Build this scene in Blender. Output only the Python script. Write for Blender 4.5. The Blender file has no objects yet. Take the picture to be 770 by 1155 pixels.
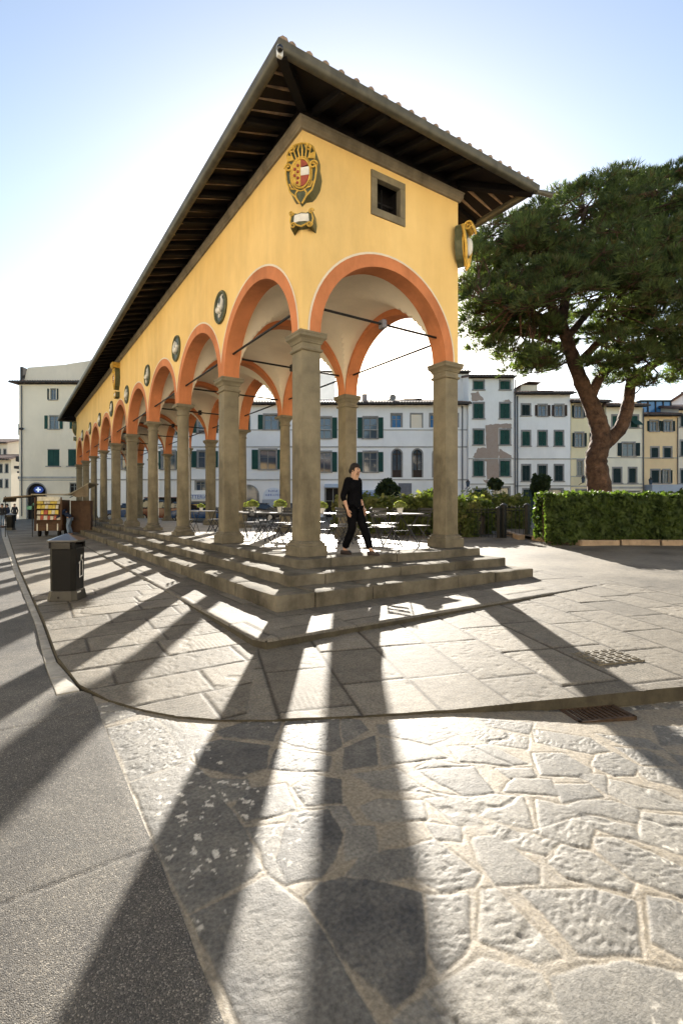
import bpy, bmesh, math, random
import numpy as np
from mathutils import Vector, Matrix
random.seed(7); rng = np.random.default_rng(11)
SC = bpy.context.scene; COL = SC.collection
R = math.radians

# ------------------------------------------------------------------ survey of the place (metres)
F, CX, CY, YAW = 563.993, 372.429, 570.46, 0.57389      # photograph: focal length in px, principal point, heading
CAM = Vector((-4.603, -7.934, 0.91))
FWD = Vector((math.sin(YAW), math.cos(YAW), 0)); RGT = Vector((math.cos(YAW), -math.sin(YAW), 0))
HW, BX, BY, NB = 0.191, 3.5643, 3.806, 9                # pier half width, bay sizes, number of bays
YE = NB*BY                                              # far end of the arcade
SPR, RISE = 4.03, 1.60                                  # arch springing and rise
SUN_AZ, SUN_EL = R(34.4), R(19.3)

def fr(px, py, d):
    """a point d metres in front of where the photographer stood"""
    return CAM + d*(FWD + RGT*((px-CX)/F) + Vector((0, 0, (CY-py)/F)))
def zg(x, y): return -.52+.02*min(max(x, -8), 14)+.025*min(max(y, -12), 0)
def gp(px, py, dz=0.0):
    z = -.6
    for _ in range(30):
        r = FWD + RGT*((px-CX)/F) + Vector((0, 0, (CY-py)/F))
        q = CAM + r*((z-CAM.z)/r.z); z = zg(q.x, q.y)+dz
    return Vector((q.x, q.y, z))
def zg_np(x, y): return -.52+.02*np.clip(x, -8, 14)+.025*np.clip(y, -12, 0)

# ------------------------------------------------------------------ materials
def nodes_of(m):
    m.use_nodes = True
    return m.node_tree.nodes, m.node_tree.links
def mat(name, col, rough=.8, var=.18, scale=3., bump=.15, bscale=30., metal=0., spec=.3, col2=None, stain=0., bdist=.01, emit=None, detail=8, streak=0.):
    m = bpy.data.materials.new(name); N, K = nodes_of(m)
    b = N['Principled BSDF']; tc = N.new('ShaderNodeTexCoord')
    b.inputs['Roughness'].default_value = rough; b.inputs['Metallic'].default_value = metal
    b.inputs['Specular IOR Level'].default_value = spec
    n1 = N.new('ShaderNodeTexNoise'); n1.inputs['Scale'].default_value = scale; n1.inputs['Detail'].default_value = detail
    n1.inputs['Roughness'].default_value = .62
    K.new(tc.outputs['Object'], n1.inputs['Vector'])
    cr = N.new('ShaderNodeValToRGB'); cr.color_ramp.elements[0].position = .28; cr.color_ramp.elements[1].position = .72
    c2 = col2 if col2 else tuple(min(1, c*(1+var)) for c in col)
    cr.color_ramp.elements[0].color = (*[c*(1-var) for c in col], 1); cr.color_ramp.elements[1].color = (*c2, 1)
    K.new(n1.outputs['Fac'], cr.inputs['Fac']); out = cr.outputs['Color']
    if stain > 0:                                                       # weathering blotches with a shape of their own
        n2 = N.new('ShaderNodeTexNoise'); n2.inputs['Scale'].default_value = scale*.35; n2.inputs['Detail'].default_value = 10; n2.inputs['Roughness'].default_value = .7
        mp = N.new('ShaderNodeMapping'); mp.inputs['Scale'].default_value = (1.6, 1.6, .55); mp.inputs['Location'].default_value = (3.1, 7.7, 1.3)
        K.new(tc.outputs['Object'], mp.inputs['Vector']); K.new(mp.outputs['Vector'], n2.inputs['Vector'])
        r2 = N.new('ShaderNodeValToRGB'); r2.color_ramp.elements[0].position = .48; r2.color_ramp.elements[1].position = .7
        r2.color_ramp.elements[0].color = (1, 1, 1, 1); r2.color_ramp.elements[1].color = (1-stain, 1-stain*1.02, 1-stain*1.05, 1)
        K.new(n2.outputs['Fac'], r2.inputs['Fac'])
        mx = N.new('ShaderNodeMixRGB'); mx.blend_type = 'MULTIPLY'; mx.inputs['Fac'].default_value = 1
        K.new(out, mx.inputs['Color1']); K.new(r2.outputs['Color'], mx.inputs['Color2']); out = mx.outputs['Color']
    if streak > 0:                                                      # rain runs: long thin marks down the wall
        n5 = N.new('ShaderNodeTexNoise'); n5.inputs['Scale'].default_value = 1.; n5.inputs['Detail'].default_value = 8; n5.inputs['Roughness'].default_value = .65
        m5 = N.new('ShaderNodeMapping'); m5.inputs['Scale'].default_value = (2.1, 2.1, .25); K.new(tc.outputs['Object'], m5.inputs['Vector']); K.new(m5.outputs['Vector'], n5.inputs['Vector'])
        r5 = N.new('ShaderNodeValToRGB'); r5.color_ramp.elements[0].position = .42; r5.color_ramp.elements[1].position = .75
        r5.color_ramp.elements[0].color = (1, 1, 1, 1); r5.color_ramp.elements[1].color = (1-streak, 1-streak*1.1, 1-streak*1.15, 1); K.new(n5.outputs['Fac'], r5.inputs['Fac'])
        m6 = N.new('ShaderNodeMixRGB'); m6.blend_type = 'MULTIPLY'; m6.inputs['Fac'].default_value = 1; K.new(out, m6.inputs['Color1']); K.new(r5.outputs['Color'], m6.inputs['Color2']); out = m6.outputs['Color']
    K.new(out, b.inputs['Base Color'])
    if bump > 0:
        n3 = N.new('ShaderNodeTexNoise'); n3.inputs['Scale'].default_value = bscale; n3.inputs['Detail'].default_value = 6
        K.new(tc.outputs['Object'], n3.inputs['Vector'])
        bp = N.new('ShaderNodeBump'); bp.inputs['Strength'].default_value = bump; bp.inputs['Distance'].default_value = bdist
        K.new(n3.outputs['Fac'], bp.inputs['Height']); K.new(bp.outputs['Normal'], b.inputs['Normal'])
    if emit:
        b.inputs['Emission Color'].default_value = (*emit[0], 1); b.inputs['Emission Strength'].default_value = emit[1]
    return m
def leaf_mat(name, c1, c2, trans=.35, scale=1.2):
    m = bpy.data.materials.new(name); N, K = nodes_of(m)
    b = N['Principled BSDF']; b.inputs['Roughness'].default_value = .6; b.inputs['Specular IOR Level'].default_value = .25
    tc = N.new('ShaderNodeTexCoord'); n1 = N.new('ShaderNodeTexNoise'); n1.inputs['Scale'].default_value = scale; n1.inputs['Detail'].default_value = 8; n1.inputs['Roughness'].default_value = .75
    K.new(tc.outputs['Object'], n1.inputs['Vector'])
    cr = N.new('ShaderNodeValToRGB'); cr.color_ramp.elements[0].position = .35; cr.color_ramp.elements[1].position = .66
    cr.color_ramp.elements[0].color = (*c1, 1); cr.color_ramp.elements[1].color = (*c2, 1)
    K.new(n1.outputs['Fac'], cr.inputs['Fac']); K.new(cr.outputs['Color'], b.inputs['Base Color'])
    t = N.new('ShaderNodeBsdfTranslucent'); mc = N.new('ShaderNodeMixRGB'); mc.blend_type = 'MULTIPLY'; mc.inputs['Fac'].default_value = 1
    mc.inputs['Color2'].default_value = (1.45, 1.6, .65, 1)
    K.new(cr.outputs['Color'], mc.inputs['Color1']); K.new(mc.outputs['Color'], t.inputs['Color'])
    ms = N.new('ShaderNodeMixShader'); ms.inputs['Fac'].default_value = trans
    K.new(b.outputs[0], ms.inputs[1]); K.new(t.outputs[0], ms.inputs[2]); K.new(ms.outputs[0], N['Material Output'].inputs['Surface'])
    return m

# ------------------------------------------------------------------ object helpers
def tag(o, label=None, cat=None, group=None, kind=None):
    if label: o['label'] = label
    if cat: o['category'] = cat
    if group: o['group'] = group
    if kind: o['kind'] = kind
    return o
def thing(name, label, cat, loc=(0, 0, 0), rz=0., group=None):
    o = bpy.data.objects.new(name, None); COL.objects.link(o); o.empty_display_size = .2
    o.location = loc; o.rotation_euler = (0, 0, rz)
    return tag(o, label, cat, group)
def link(name, me, parent=None, m=None, loc=None, rot=None):
    o = bpy.data.objects.new(name, me); COL.objects.link(o)
    if parent: o.parent = parent
    if m is not None and not me.materials: me.materials.append(m)
    if loc is not None: o.location = loc
    if rot is not None: o.rotation_euler = rot
    return o
def copy_tree(o, parent=None):
    c = o.copy(); COL.objects.link(c); c.parent = parent
    for ch in list(o.children): copy_tree(ch, c)
    return c
class MB:
    def __init__(s): s.v = []; s.f = []
    def add(s, vs, fs):
        n = len(s.v); s.v += [tuple(p) for p in vs]; s.f += [tuple(i+n for i in f) for f in fs]; return s
    def quad(s, a, b, c, d): return s.add([a, b, c, d], [(0, 1, 2, 3)])
    def poly(s, ps): return s.add(ps, [tuple(range(len(ps)))])
    def box(s, x0, x1, y0, y1, z0, z1, M=None):
        vs = [Vector(p) for p in ((x0, y0, z0), (x1, y0, z0), (x1, y1, z0), (x0, y1, z0), (x0, y0, z1), (x1, y0, z1), (x1, y1, z1), (x0, y1, z1))]
        if M is not None: vs = [M @ p for p in vs]
        return s.add(vs, [(3, 2, 1, 0), (4, 5, 6, 7), (0, 1, 5, 4), (1, 2, 6, 5), (2, 3, 7, 6), (3, 0, 4, 7)])
    def tube(s, path, rad, n=8, cap=True, squash=1.):
        path = [Vector(p) for p in path]; rad = rad if hasattr(rad, '__len__') else [rad]*len(path)
        vs = []; up = Vector((0, 0, 1)); pn = None
        for i, p in enumerate(path):
            t = (path[min(i+1, len(path)-1)]-path[max(i-1, 0)]).normalized()
            if pn is None:
                a = Vector((1, 0, 0)) if abs(t.x) < .8 else Vector((0, 1, 0)); pn = (a-t*a.dot(t)).normalized()
            else: pn = (pn-t*pn.dot(t)).normalized()
            bn = t.cross(pn)
            for k in range(n):
                a = 2*math.pi*k/n; vs.append(p+(pn*math.cos(a)+bn*math.sin(a)*squash)*rad[i])
        fs = [(i*n+k, i*n+(k+1) % n, (i+1)*n+(k+1) % n, (i+1)*n+k) for i in range(len(path)-1) for k in range(n)]
        if cap: fs += [tuple(range(n))[::-1], tuple((len(path)-1)*n+k for k in range(n))]
        return s.add(vs, fs)
    def lathe(s, prof, n=24, c=(0, 0, 0), square=False):
        vs = []; n = 4 if square else n
        for r, z in prof:
            for k in range(n):
                if square: sx, sy = ((-1, -1), (1, -1), (1, 1), (-1, 1))[k]; vs.append((c[0]+r*sx, c[1]+r*sy, c[2]+z))
                else: a = 2*math.pi*k/n; vs.append((c[0]+r*math.cos(a), c[1]+r*math.sin(a), c[2]+z))
        fs = [(i*n+k, i*n+(k+1) % n, (i+1)*n+(k+1) % n, (i+1)*n+k) for i in range(len(prof)-1) for k in range(n)]
        fs += [tuple(range(n))[::-1], tuple((len(prof)-1)*n+k for k in range(n))]
        return s.add(vs, fs)
    def prism(s, poly, d0, d1, M=None):
        """polygon (u,v) extruded along w from d0 to d1; M maps (u,w,v)"""
        n = len(poly); vs = [Vector((u, d0, v)) for u, v in poly]+[Vector((u, d1, v)) for u, v in poly]
        if M is not None: vs = [M @ p for p in vs]
        return s.add(vs, [tuple(range(n)), tuple(range(n, 2*n))[::-1]]+[(i, i+n, (i+1) % n+n, (i+1) % n) for i in range(n)])
    def ball(s, c, r, n=10, m=7, sc=(1, 1, 1)):
        vs = []; fs = []
        for j in range(m+1):
            t = math.pi*j/m
            for k in range(n):
                a = 2*math.pi*k/n; vs.append((c[0]+r*sc[0]*math.sin(t)*math.cos(a), c[1]+r*sc[1]*math.sin(t)*math.sin(a), c[2]+r*sc[2]*math.cos(t)))
        fs = [(j*n+k, (j+1)*n+k, (j+1)*n+(k+1) % n, j*n+(k+1) % n) for j in range(m) for k in range(n)]
        return s.add(vs, fs)
    def mesh(s, name, m=None, smooth=None, bevel=0., segs=2, shift=None):
        me = bpy.data.meshes.new(name)
        vs = s.v if shift is None else [(p[0]-shift[0], p[1]-shift[1], p[2]-shift[2]) for p in s.v]
        me.from_pydata(vs, [], s.f); me.update()
        bm = bmesh.new(); bm.from_mesh(me)
        bmesh.ops.remove_doubles(bm, verts=bm.verts, dist=1e-5)
        bmesh.ops.dissolve_degenerate(bm, edges=bm.edges, dist=1e-6)
        bmesh.ops.recalc_face_normals(bm, faces=bm.faces)
        if bevel > 0:
            es = [e for e in bm.edges if len(e.link_faces) == 2 and e.calc_face_angle(0) > .5]
            bmesh.ops.bevel(bm, geom=es, offset=bevel, segments=segs, affect='EDGES', profile=.6, clamp_overlap=True)
        bm.to_mesh(me); bm.free()
        if smooth is not None:
            me.shade_smooth(); me.set_sharp_from_angle(angle=R(smooth))
        if m is not None: me.materials.append(m)
        return me
    def build(s, name, m, parent=None, smooth=None, bevel=0., segs=2, world=False, loc=None):
        sh = None
        if world and parent is not None:
            q = parent; sh = Vector((0, 0, 0))
            while q is not None: sh = sh+q.location; q = q.parent
        if loc is not None: sh = loc if sh is None else sh+Vector(loc)
        o = link(name, s.mesh(name, m, smooth, bevel, segs, sh), parent)
        if loc is not None: o.location = loc
        return o
def np_mesh(name, V, Fq, m, smooth=False, k=4):
    me = bpy.data.meshes.new(name); V = np.ascontiguousarray(V, np.float32); Fq = np.ascontiguousarray(Fq, np.int32)
    me.vertices.add(len(V)); me.vertices.foreach_set('co', V.ravel())
    me.loops.add(Fq.size); me.loops.foreach_set('vertex_index', Fq.ravel())
    me.polygons.add(len(Fq)); me.polygons.foreach_set('loop_start', np.arange(0, Fq.size, k, dtype=np.int32))
    me.polygons.foreach_set('loop_total', np.full(len(Fq), k, np.int32))
    if smooth: me.polygons.foreach_set('use_smooth', np.ones(len(Fq), bool))
    me.update(calc_edges=True); me.validate()
    if m: me.materials.append(m)
    return me
# value noise for height fields
def _h(ix, iy, s):
    n = (ix.astype(np.int64)*374761393+iy.astype(np.int64)*668265263+s*974711) & 0x7fffffff
    n = ((n ^ (n >> 13))*1274126177) & 0x7fffffff
    return ((n ^ (n >> 16)) & 0xffff)/65535.
def vnoise(x, y, s=0):
    ix = np.floor(x); iy = np.floor(y); fx = x-ix; fy = y-iy; fx = fx*fx*(3-2*fx); fy = fy*fy*(3-2*fy)
    a = _h(ix, iy, s); b = _h(ix+1, iy, s); c = _h(ix, iy+1, s); d = _h(ix+1, iy+1, s)
    return (a*(1-fx)+b*fx)*(1-fy)+(c*(1-fx)+d*fx)*fy
def fbm(x, y, s=0, o=4):
    r = 0; a = .5
    for k in range(o): r = r+a*(vnoise(x, y, s+k)-.5); x = x*2.03+7.1; y = y*2.03-3.7; a *= .5
    return r
def sst(x, a, b):
    t = np.clip((x-a)/(b-a), 0, 1); return t*t*(3-2*t)

# ------------------------------------------------------------------ render, camera, sky, sun
SC.render.engine = 'CYCLES'
SC.view_settings.view_transform = 'Standard'; SC.view_settings.look = 'None'; SC.view_settings.gamma = 1
SC.view_settings.exposure = 2.05
SC.cycles.max_bounces = 8; SC.cycles.diffuse_bounces = 5; SC.cycles.glossy_bounces = 3; SC.cycles.transparent_max_bounces = 8
SC.cycles.use_denoising = True
SC.cycles.caustics_reflective = False; SC.cycles.caustics_refractive = False
cam = bpy.data.cameras.new('camera'); co = bpy.data.objects.new('camera', cam); COL.objects.link(co)
co.location = CAM; co.rotation_euler = (R(90), 0, -YAW)
cam.sensor_fit = 'HORIZONTAL'; cam.sensor_width = 36; cam.lens = F/770*36
cam.shift_x = (385-CX)/770; cam.shift_y = (CY-577.5)/770; cam.clip_end = 5000; cam.clip_start = .05
SC.camera = co
w = bpy.data.worlds.new('World'); SC.world = w; w.use_nodes = True
N, K = w.node_tree.nodes, w.node_tree.links
sky = N.new('ShaderNodeTexSky'); sky.sky_type = 'NISHITA'; sky.sun_disc = False
sky.sun_elevation = SUN_EL; sky.sun_rotation = SUN_AZ
sky.air_density = 1.0; sky.dust_density = 0.8; sky.ozone_density = .4; sky.altitude = 50
K.new(sky.outputs[0], N['Background'].inputs['Color']); N['Background'].inputs['Strength'].default_value = 0.063
sl = bpy.data.lights.new('sun', 'SUN'); sl.energy = 5.0; sl.angle = R(.53); sl.color = (1, .93, .82)
so = bpy.data.objects.new('sun', sl); COL.objects.link(so)
sd = Vector((math.sin(SUN_AZ)*math.cos(SUN_EL), math.cos(SUN_AZ)*math.cos(SUN_EL), math.sin(SUN_EL)))
so.rotation_euler = sd.to_track_quat('Z', 'Y').to_euler(); so.location = sd*60

# ================================================================== GROUND
def in_poly(px, py, poly):
    r = np.zeros(px.shape, bool); n = len(poly)
    for i in range(n):
        x1, y1 = poly[i]; x2, y2 = poly[(i+1) % n]
        c = ((y1 > py) != (y2 > py)); 
        with np.errstate(divide='ignore', invalid='ignore'):
            r ^= c & (px < (x2-x1)*(py-y1)/((y2-y1) if y2 != y1 else 1e-9)+x1)
    return r
def nearest_on(px, py, poly):
    bd = np.full(px.shape, 1e9); bx = px.copy(); by = py.copy(); n = len(poly)
    for i in range(n):
        x1, y1 = poly[i]; x2, y2 = poly[(i+1) % n]; dx, dy = x2-x1, y2-y1; L2 = dx*dx+dy*dy+1e-12
        t = np.clip(((px-x1)*dx+(py-y1)*dy)/L2, 0, 1); qx, qy = x1+t*dx, y1+t*dy; d = np.hypot(px-qx, py-qy)
        m = d < bd; bd = np.where(m, d, bd); bx = np.where(m, qx, bx); by = np.where(m, qy, by)
    return bx, by, bd
def height_sheet(name, x0, x1, y0, y1, res, poly, hfun, m):
    """a fine relief sheet cut along poly; hfun(x,y)->(z, attribute r,g,b)"""
    nx = int((x1-x0)/res)+1; ny = int((y1-y0)/res)+1
    X, Y = np.meshgrid(np.linspace(x0, x1, nx), np.linspace(y0, y1, ny)); X = X.ravel(); Y = Y.ravel()
    ins = in_poly(X, Y, poly)
    idx = np.arange(nx*ny).reshape(ny, nx)
    q = np.stack([idx[:-1, :-1], idx[:-1, 1:], idx[1:, 1:], idx[1:, :-1]], -1).reshape(-1, 4)
    q = q[ins[q].sum(1) >= 2]
    u = np.unique(q); out = u[~ins[u]]
    bx, by, bd = nearest_on(X[out], Y[out], poly); X[out] = bx; Y[out] = by
    Z, A = hfun(X[u], Y[u])
    mp = np.full(nx*ny, -1); mp[u] = np.arange(len(u))
    me = np_mesh(name, np.stack([X[u], Y[u], Z], 1), mp[q], m, smooth=True)
    ca = me.color_attributes.new('stone', 'FLOAT_COLOR', 'POINT')
    ca.data.foreach_set('color', np.ascontiguousarray(np.concatenate([A, np.ones((len(u), 1))], 1), np.float32).ravel())
    return me
def stone_mat(name, dark, light, mortar, rough=.62, chip=.6, bs=60, spec=.4):
    m = bpy.data.materials.new(name); N, K = nodes_of(m); b = N['Principled BSDF']; b.inputs['Roughness'].default_value = rough
    b.inputs['Specular IOR Level'].default_value = spec
    tc = N.new('ShaderNodeTexCoord'); at = N.new('ShaderNodeAttribute'); at.attribute_name = 'stone'
    sp = N.new('ShaderNodeSeparateColor'); K.new(at.outputs['Color'], sp.inputs[0])
    n1 = N.new('ShaderNodeTexNoise'); n1.inputs['Scale'].default_value = 5; n1.inputs['Detail'].default_value = 12; n1.inputs['Roughness'].default_value = .72
    K.new(tc.outputs['Object'], n1.inputs['Vector'])
    ad = N.new('ShaderNodeMath'); ad.operation = 'MULTIPLY_ADD'; ad.inputs[1].default_value = .55; K.new(sp.outputs[0], ad.inputs[0]); 
    s2 = N.new('ShaderNodeMath'); s2.operation = 'MULTIPLY_ADD'; s2.inputs[1].default_value = .9; s2.inputs[2].default_value = -.2
    K.new(n1.outputs['Fac'], s2.inputs[0]); K.new(s2.outputs[0], ad.inputs[2])
    cr = N.new('ShaderNodeValToRGB'); cr.color_ramp.elements[0].position = .15; cr.color_ramp.elements[1].position = .85
    cr.color_ramp.elements[0].color = (*dark, 1); cr.color_ramp.elements[1].color = (*light, 1)
    K.new(ad.outputs[0], cr.inputs['Fac'])
    n4 = N.new('ShaderNodeTexNoise'); n4.inputs['Scale'].default_value = 55; n4.inputs['Detail'].default_value = 5; K.new(tc.outputs['Object'], n4.inputs['Vector'])
    r4 = N.new('ShaderNodeValToRGB'); r4.color_ramp.elements[0].position = .3; r4.color_ramp.elements[1].position = .7
    r4.color_ramp.elements[0].color = (.62, .62, .62, 1); r4.color_ramp.elements[1].color = (1.25, 1.25, 1.25, 1); K.new(n4.outputs['Fac'], r4.inputs['Fac'])
    mu = N.new('ShaderNodeMixRGB'); mu.blend_type = 'MULTIPLY'; mu.inputs['Fac'].default_value = 1
    ms_ = N.new('ShaderNodeMixRGB'); ms_.inputs['Color2'].default_value = (.46, .43, .37, 1)
    mm = N.new('ShaderNodeMixRGB'); mm.inputs['Color2'].default_value = (*mortar, 1)
    K.new(sp.outputs[1], mm.inputs['Fac']); K.new(cr.outputs['Color'], mm.inputs['Color1'])
    K.new(sp.outputs[2], ms_.inputs['Fac']); K.new(mm.outputs['Color'], ms_.inputs['Color1']); K.new(ms_.outputs['Color'], mu.inputs['Color1']); K.new(r4.outputs['Color'], mu.inputs['Color2'])
    K.new(mu.outputs['Color'], b.inputs['Base Color'])
    mg = N.new('ShaderNodeTexNoise'); mg.inputs['Scale'].default_value = bs; mg.inputs['Detail'].default_value = 8; mg.inputs['Roughness'].default_value = .7
    K.new(tc.outputs['Object'], mg.inputs['Vector'])
    bp = N.new('ShaderNodeBump'); bp.inputs['Strength'].default_value = chip; bp.inputs['Distance'].default_value = .006
    K.new(mg.outputs['Fac'], bp.inputs['Height']); K.new(bp.outputs['Normal'], b.inputs['Normal'])
    return m
m_flag = stone_mat('flagstone', (.040, .040, .041), (.205, .190, .160), (.205, .175, .13), rough=.64, bs=85, spec=.27)
m_slab = stone_mat('plaza_slab', (.066, .058, .047), (.205, .182, .145), (.05, .042, .032), rough=.75, bs=60, spec=.15)

# asphalt with exposed aggregate
def asphalt_mat():
    m = bpy.data.materials.new('asphalt'); N, K = nodes_of(m); b = N['Principled BSDF']; b.inputs['Roughness'].default_value = .75; b.inputs['Specular IOR Level'].default_value = .2
    tc = N.new('ShaderNodeTexCoord')
    v = N.new('ShaderNodeTexVoronoi'); v.inputs['Scale'].default_value = 210; K.new(tc.outputs['Object'], v.inputs['Vector'])
    v2 = N.new('ShaderNodeTexVoronoi'); v2.inputs['Scale'].default_value = 42; v2.inputs['Randomness'].default_value = 1; K.new(tc.outputs['Object'], v2.inputs['Vector'])
    n = N.new('ShaderNodeTexNoise'); n.inputs['Scale'].default_value = 2.2; n.inputs['Detail'].default_value = 9; n.inputs['Roughness'].default_value = .7; K.new(tc.outputs['Object'], n.inputs['Vector'])
    sp = N.new('ShaderNodeSeparateColor'); K.new(v.outputs['Color'], sp.inputs[0])
    cr = N.new('ShaderNodeValToRGB'); e = cr.color_ramp.elements
    e[0].position = 0; e[0].color = (.05, .048, .046, 1); e[1].position = 1; e[1].color = (.26, .24, .21, 1)
    q = cr.color_ramp.elements.new(.55); q.color = (.085, .081, .075, 1); q = cr.color_ramp.elements.new(.86); q.color = (.12, .112, .10, 1)
    K.new(sp.outputs[0], cr.inputs['Fac'])
    r2 = N.new('ShaderNodeValToRGB'); r2.color_ramp.elements[0].position = .3; r2.color_ramp.elements[1].position = .75
    r2.color_ramp.elements[0].color = (.58, .58, .60, 1); r2.color_ramp.elements[1].color = (1.3, 1.26, 1.18, 1); K.new(n.outputs['Fac'], r2.inputs['Fac'])
    mu = N.new('ShaderNodeMixRGB'); mu.blend_type = 'MULTIPLY'; mu.inputs['Fac'].default_value = 1
    K.new(cr.outputs['Color'], mu.inputs['Color1']); K.new(r2.outputs['Color'], mu.inputs['Color2']); K.new(mu.outputs['Color'], b.inputs['Base Color'])
    mx = N.new('ShaderNodeMath'); mx.operation = 'ADD'; K.new(v.outputs['Distance'], mx.inputs[0])
    m2 = N.new('ShaderNodeMath'); m2.operation = 'MULTIPLY'; m2.inputs[1].default_value = .6; K.new(v2.outputs['Distance'], m2.inputs[0]); K.new(m2.outputs[0], mx.inputs[1])
    bp = N.new('ShaderNodeBump'); bp.invert = True; bp.inputs['Strength'].default_value = 1; bp.inputs['Distance'].default_value = .002
    K.new(mx.outputs[0], bp.inputs['Height']); K.new(bp.outputs['Normal'], b.inputs['Normal'])
    return m
m_asph = asphalt_mat()
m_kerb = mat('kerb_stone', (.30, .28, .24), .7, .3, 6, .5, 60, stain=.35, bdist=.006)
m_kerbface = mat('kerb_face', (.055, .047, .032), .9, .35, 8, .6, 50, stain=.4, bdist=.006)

KERB = [(-4.72, 62), (-4.596, 26.66), (-4.344, 6.55), (-4.187, -.315), (-4.161, -2.03), (-4.062, -3.0), (-3.9, -3.5), (-3.723, -3.82), (-3.519, -4.10), (-3.258, -4.34),
        (-2.95, -4.55), (-2.627, -4.72), (-2.03, -5.02), (-1.504, -5.24), (-1.012, -5.42), (-.353, -5.68), (.295, -5.94), (1.6, -6.46), (4.5, -7.62), (9., -9.4), (16., -11.8)]
KX = np.array(KERB)
def drop(x, y): return .012+.06*sst(np.asarray(y, float), -3.4, -1.5)+.105*sst(np.asarray(x, float), -2.1, -.2)
def zs_np(x, y): return zg_np(x, y)-drop(x, y)

# --- flagged street: every stone a raised, chiselled plate in a bed of mortar
# outlines of the stones nearest the photographer, traced in the picture and laid on the street at their real place and size
TR = """120 824 175 811 212 859 149 884|149 886 212 861 235 880 272 936 295 986 290 991 216 1034 197 1000 165 935|216 1038 302 994 345 1025 385 1090 440 1185 285 1185 235 1080|345 1015 360 999 385 992 420 996 475 1012 480 1100 447 1138 385 1082|482 1015 528 1015 531 1070 496 1100 485 1080|545 1010 560 1007 632 1083 605 1092 543 1067|590 1010 665 1005 715 1020 722 1080 655 1081|731 1015 800 1028 800 1100 735 1065|447 1152 485 1120 545 1086 610 1105 632 1145 635 1185 440 1185|625 1110 665 1095 705 1089 800 1108 800 1185 645 1185|535 950 560 945 605 980 605 1000 560 1001 540 972|618 975 635 957 665 965 712 1000 708 1010 635 992|672 950 695 950 800 992 800 1024 715 997 675 965|475 955 492 952 542 990 535 1005 500 1010 470 995|405 970 473 957 468 993 435 997 390 990|550 940 560 933 630 953 612 966 585 960|600 940 655 925 672 940 665 960 640 956|652 920 715 935 722 951 695 947 665 935|725 917 800 923 800 975 722 952|480 905 517 902 545 932 515 935|405 912 425 905 477 907 480 927 430 931 415 927|480 932 520 937 520 952 492 950|390 935 422 935 425 968 388 972|472 872 535 868 557 897 525 902|507 845 550 842 595 862 575 866 520 862|520 827 545 820 595 830 592 845 550 840|425 820 490 814 520 830 485 842 427 830|427 834 485 845 505 857 430 866|397 875 445 870 485 896 425 892|535 809 600 811 595 826 550 819|600 820 665 825 685 840 665 846 605 836|600 850 635 848 665 865 665 876 610 876|625 887 665 885 680 900 635 908|685 877 745 890 800 915 715 912 685 895|672 819 730 822 750 835 705 832|692 835 730 837 765 855 725 856|715 858 765 860 800 890 730 875|386 813 407 815 415 826 386 840|386 846 422 832 425 865 386 870|580 880 620 881 630 900 568 896|220 845 247 836 304 843 300 868 272 878 222 867|242 827 280 815 320 810 308 838 250 833|325 806 383 808 383 843 370 851 332 843 316 837|312 847 372 856 369 872 330 873 302 869|330 890 350 877 383 881 383 908 345 911|280 892 320 887 332 916 277 930 262 914|235 880 278 882 283 902 255 908|180 811 240 830 222 846 212 857|276 938 317 932 310 969 300 986 294 964|107 797 147 789 163 805 118 820|320 935 332 920 370 916 386 945 376 970 360 992 325 998 312 975|340 914 388 912 400 930 384 940 372 914|300 960 309 974 324 1000 304 992|490 860 515 866 530 866 470 870|486 897 522 904 555 900 590 902 600 936 560 930|560 870 600 868 604 878 575 880|605 905 640 912 660 905 690 905 722 915 720 930 660 920 610 936|640 870 680 872 683 896 665 882|735 805 790 808 790 822 745 830|752 838 800 846 800 858 768 854|672 848 690 842 722 858 712 870 690 872 668 862"""
TRP = [[tuple(gp(float(q[i]), float(q[i+1]), -.03).to_2d()) for i in range(0, len(q), 2)] for q in (r.split() for r in TR.split('|'))]
DARK = {1: .42, 2: .30, 3: .12, 40: .12, 43: .2, 44: .1, 45: .25, 50: .1, 23: .38, 6: .55, 9: .6, 41: .25, 42: .3, 38: .2}
nT = len(TRP); trand = np.array([DARK.get(i, .45+.5*rng.random()) for i in range(nT)]); tang = rng.uniform(-.5, .5, nT); tpit = np.clip(rng.normal(.55, .4, nT), 0, 1.2)
for i in (0, 4, 5, 12, 3, 13): tpit[i] = 1.2
S2 = []
for _ in range(1500):
    p = (rng.uniform(-4.3, 4), rng.uniform(-11, -4))
    if min([math.hypot(p[0]-s[0], p[1]-s[1]) for s in S2]+[9]) > .5: S2.append(p)
S2 = np.array(S2); nS = len(S2)
srand = rng.random(nS); sang = rng.uniform(0, math.pi, nS); spit = np.clip(rng.normal(.45, .35, nS), 0, 1)
HULL = [tuple(gp(a, b, -.03).to_2d()) for a, b in ((95, 780), (300, 800), (540, 800), (790, 785), (800, 1190), (180, 1190))]
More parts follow.
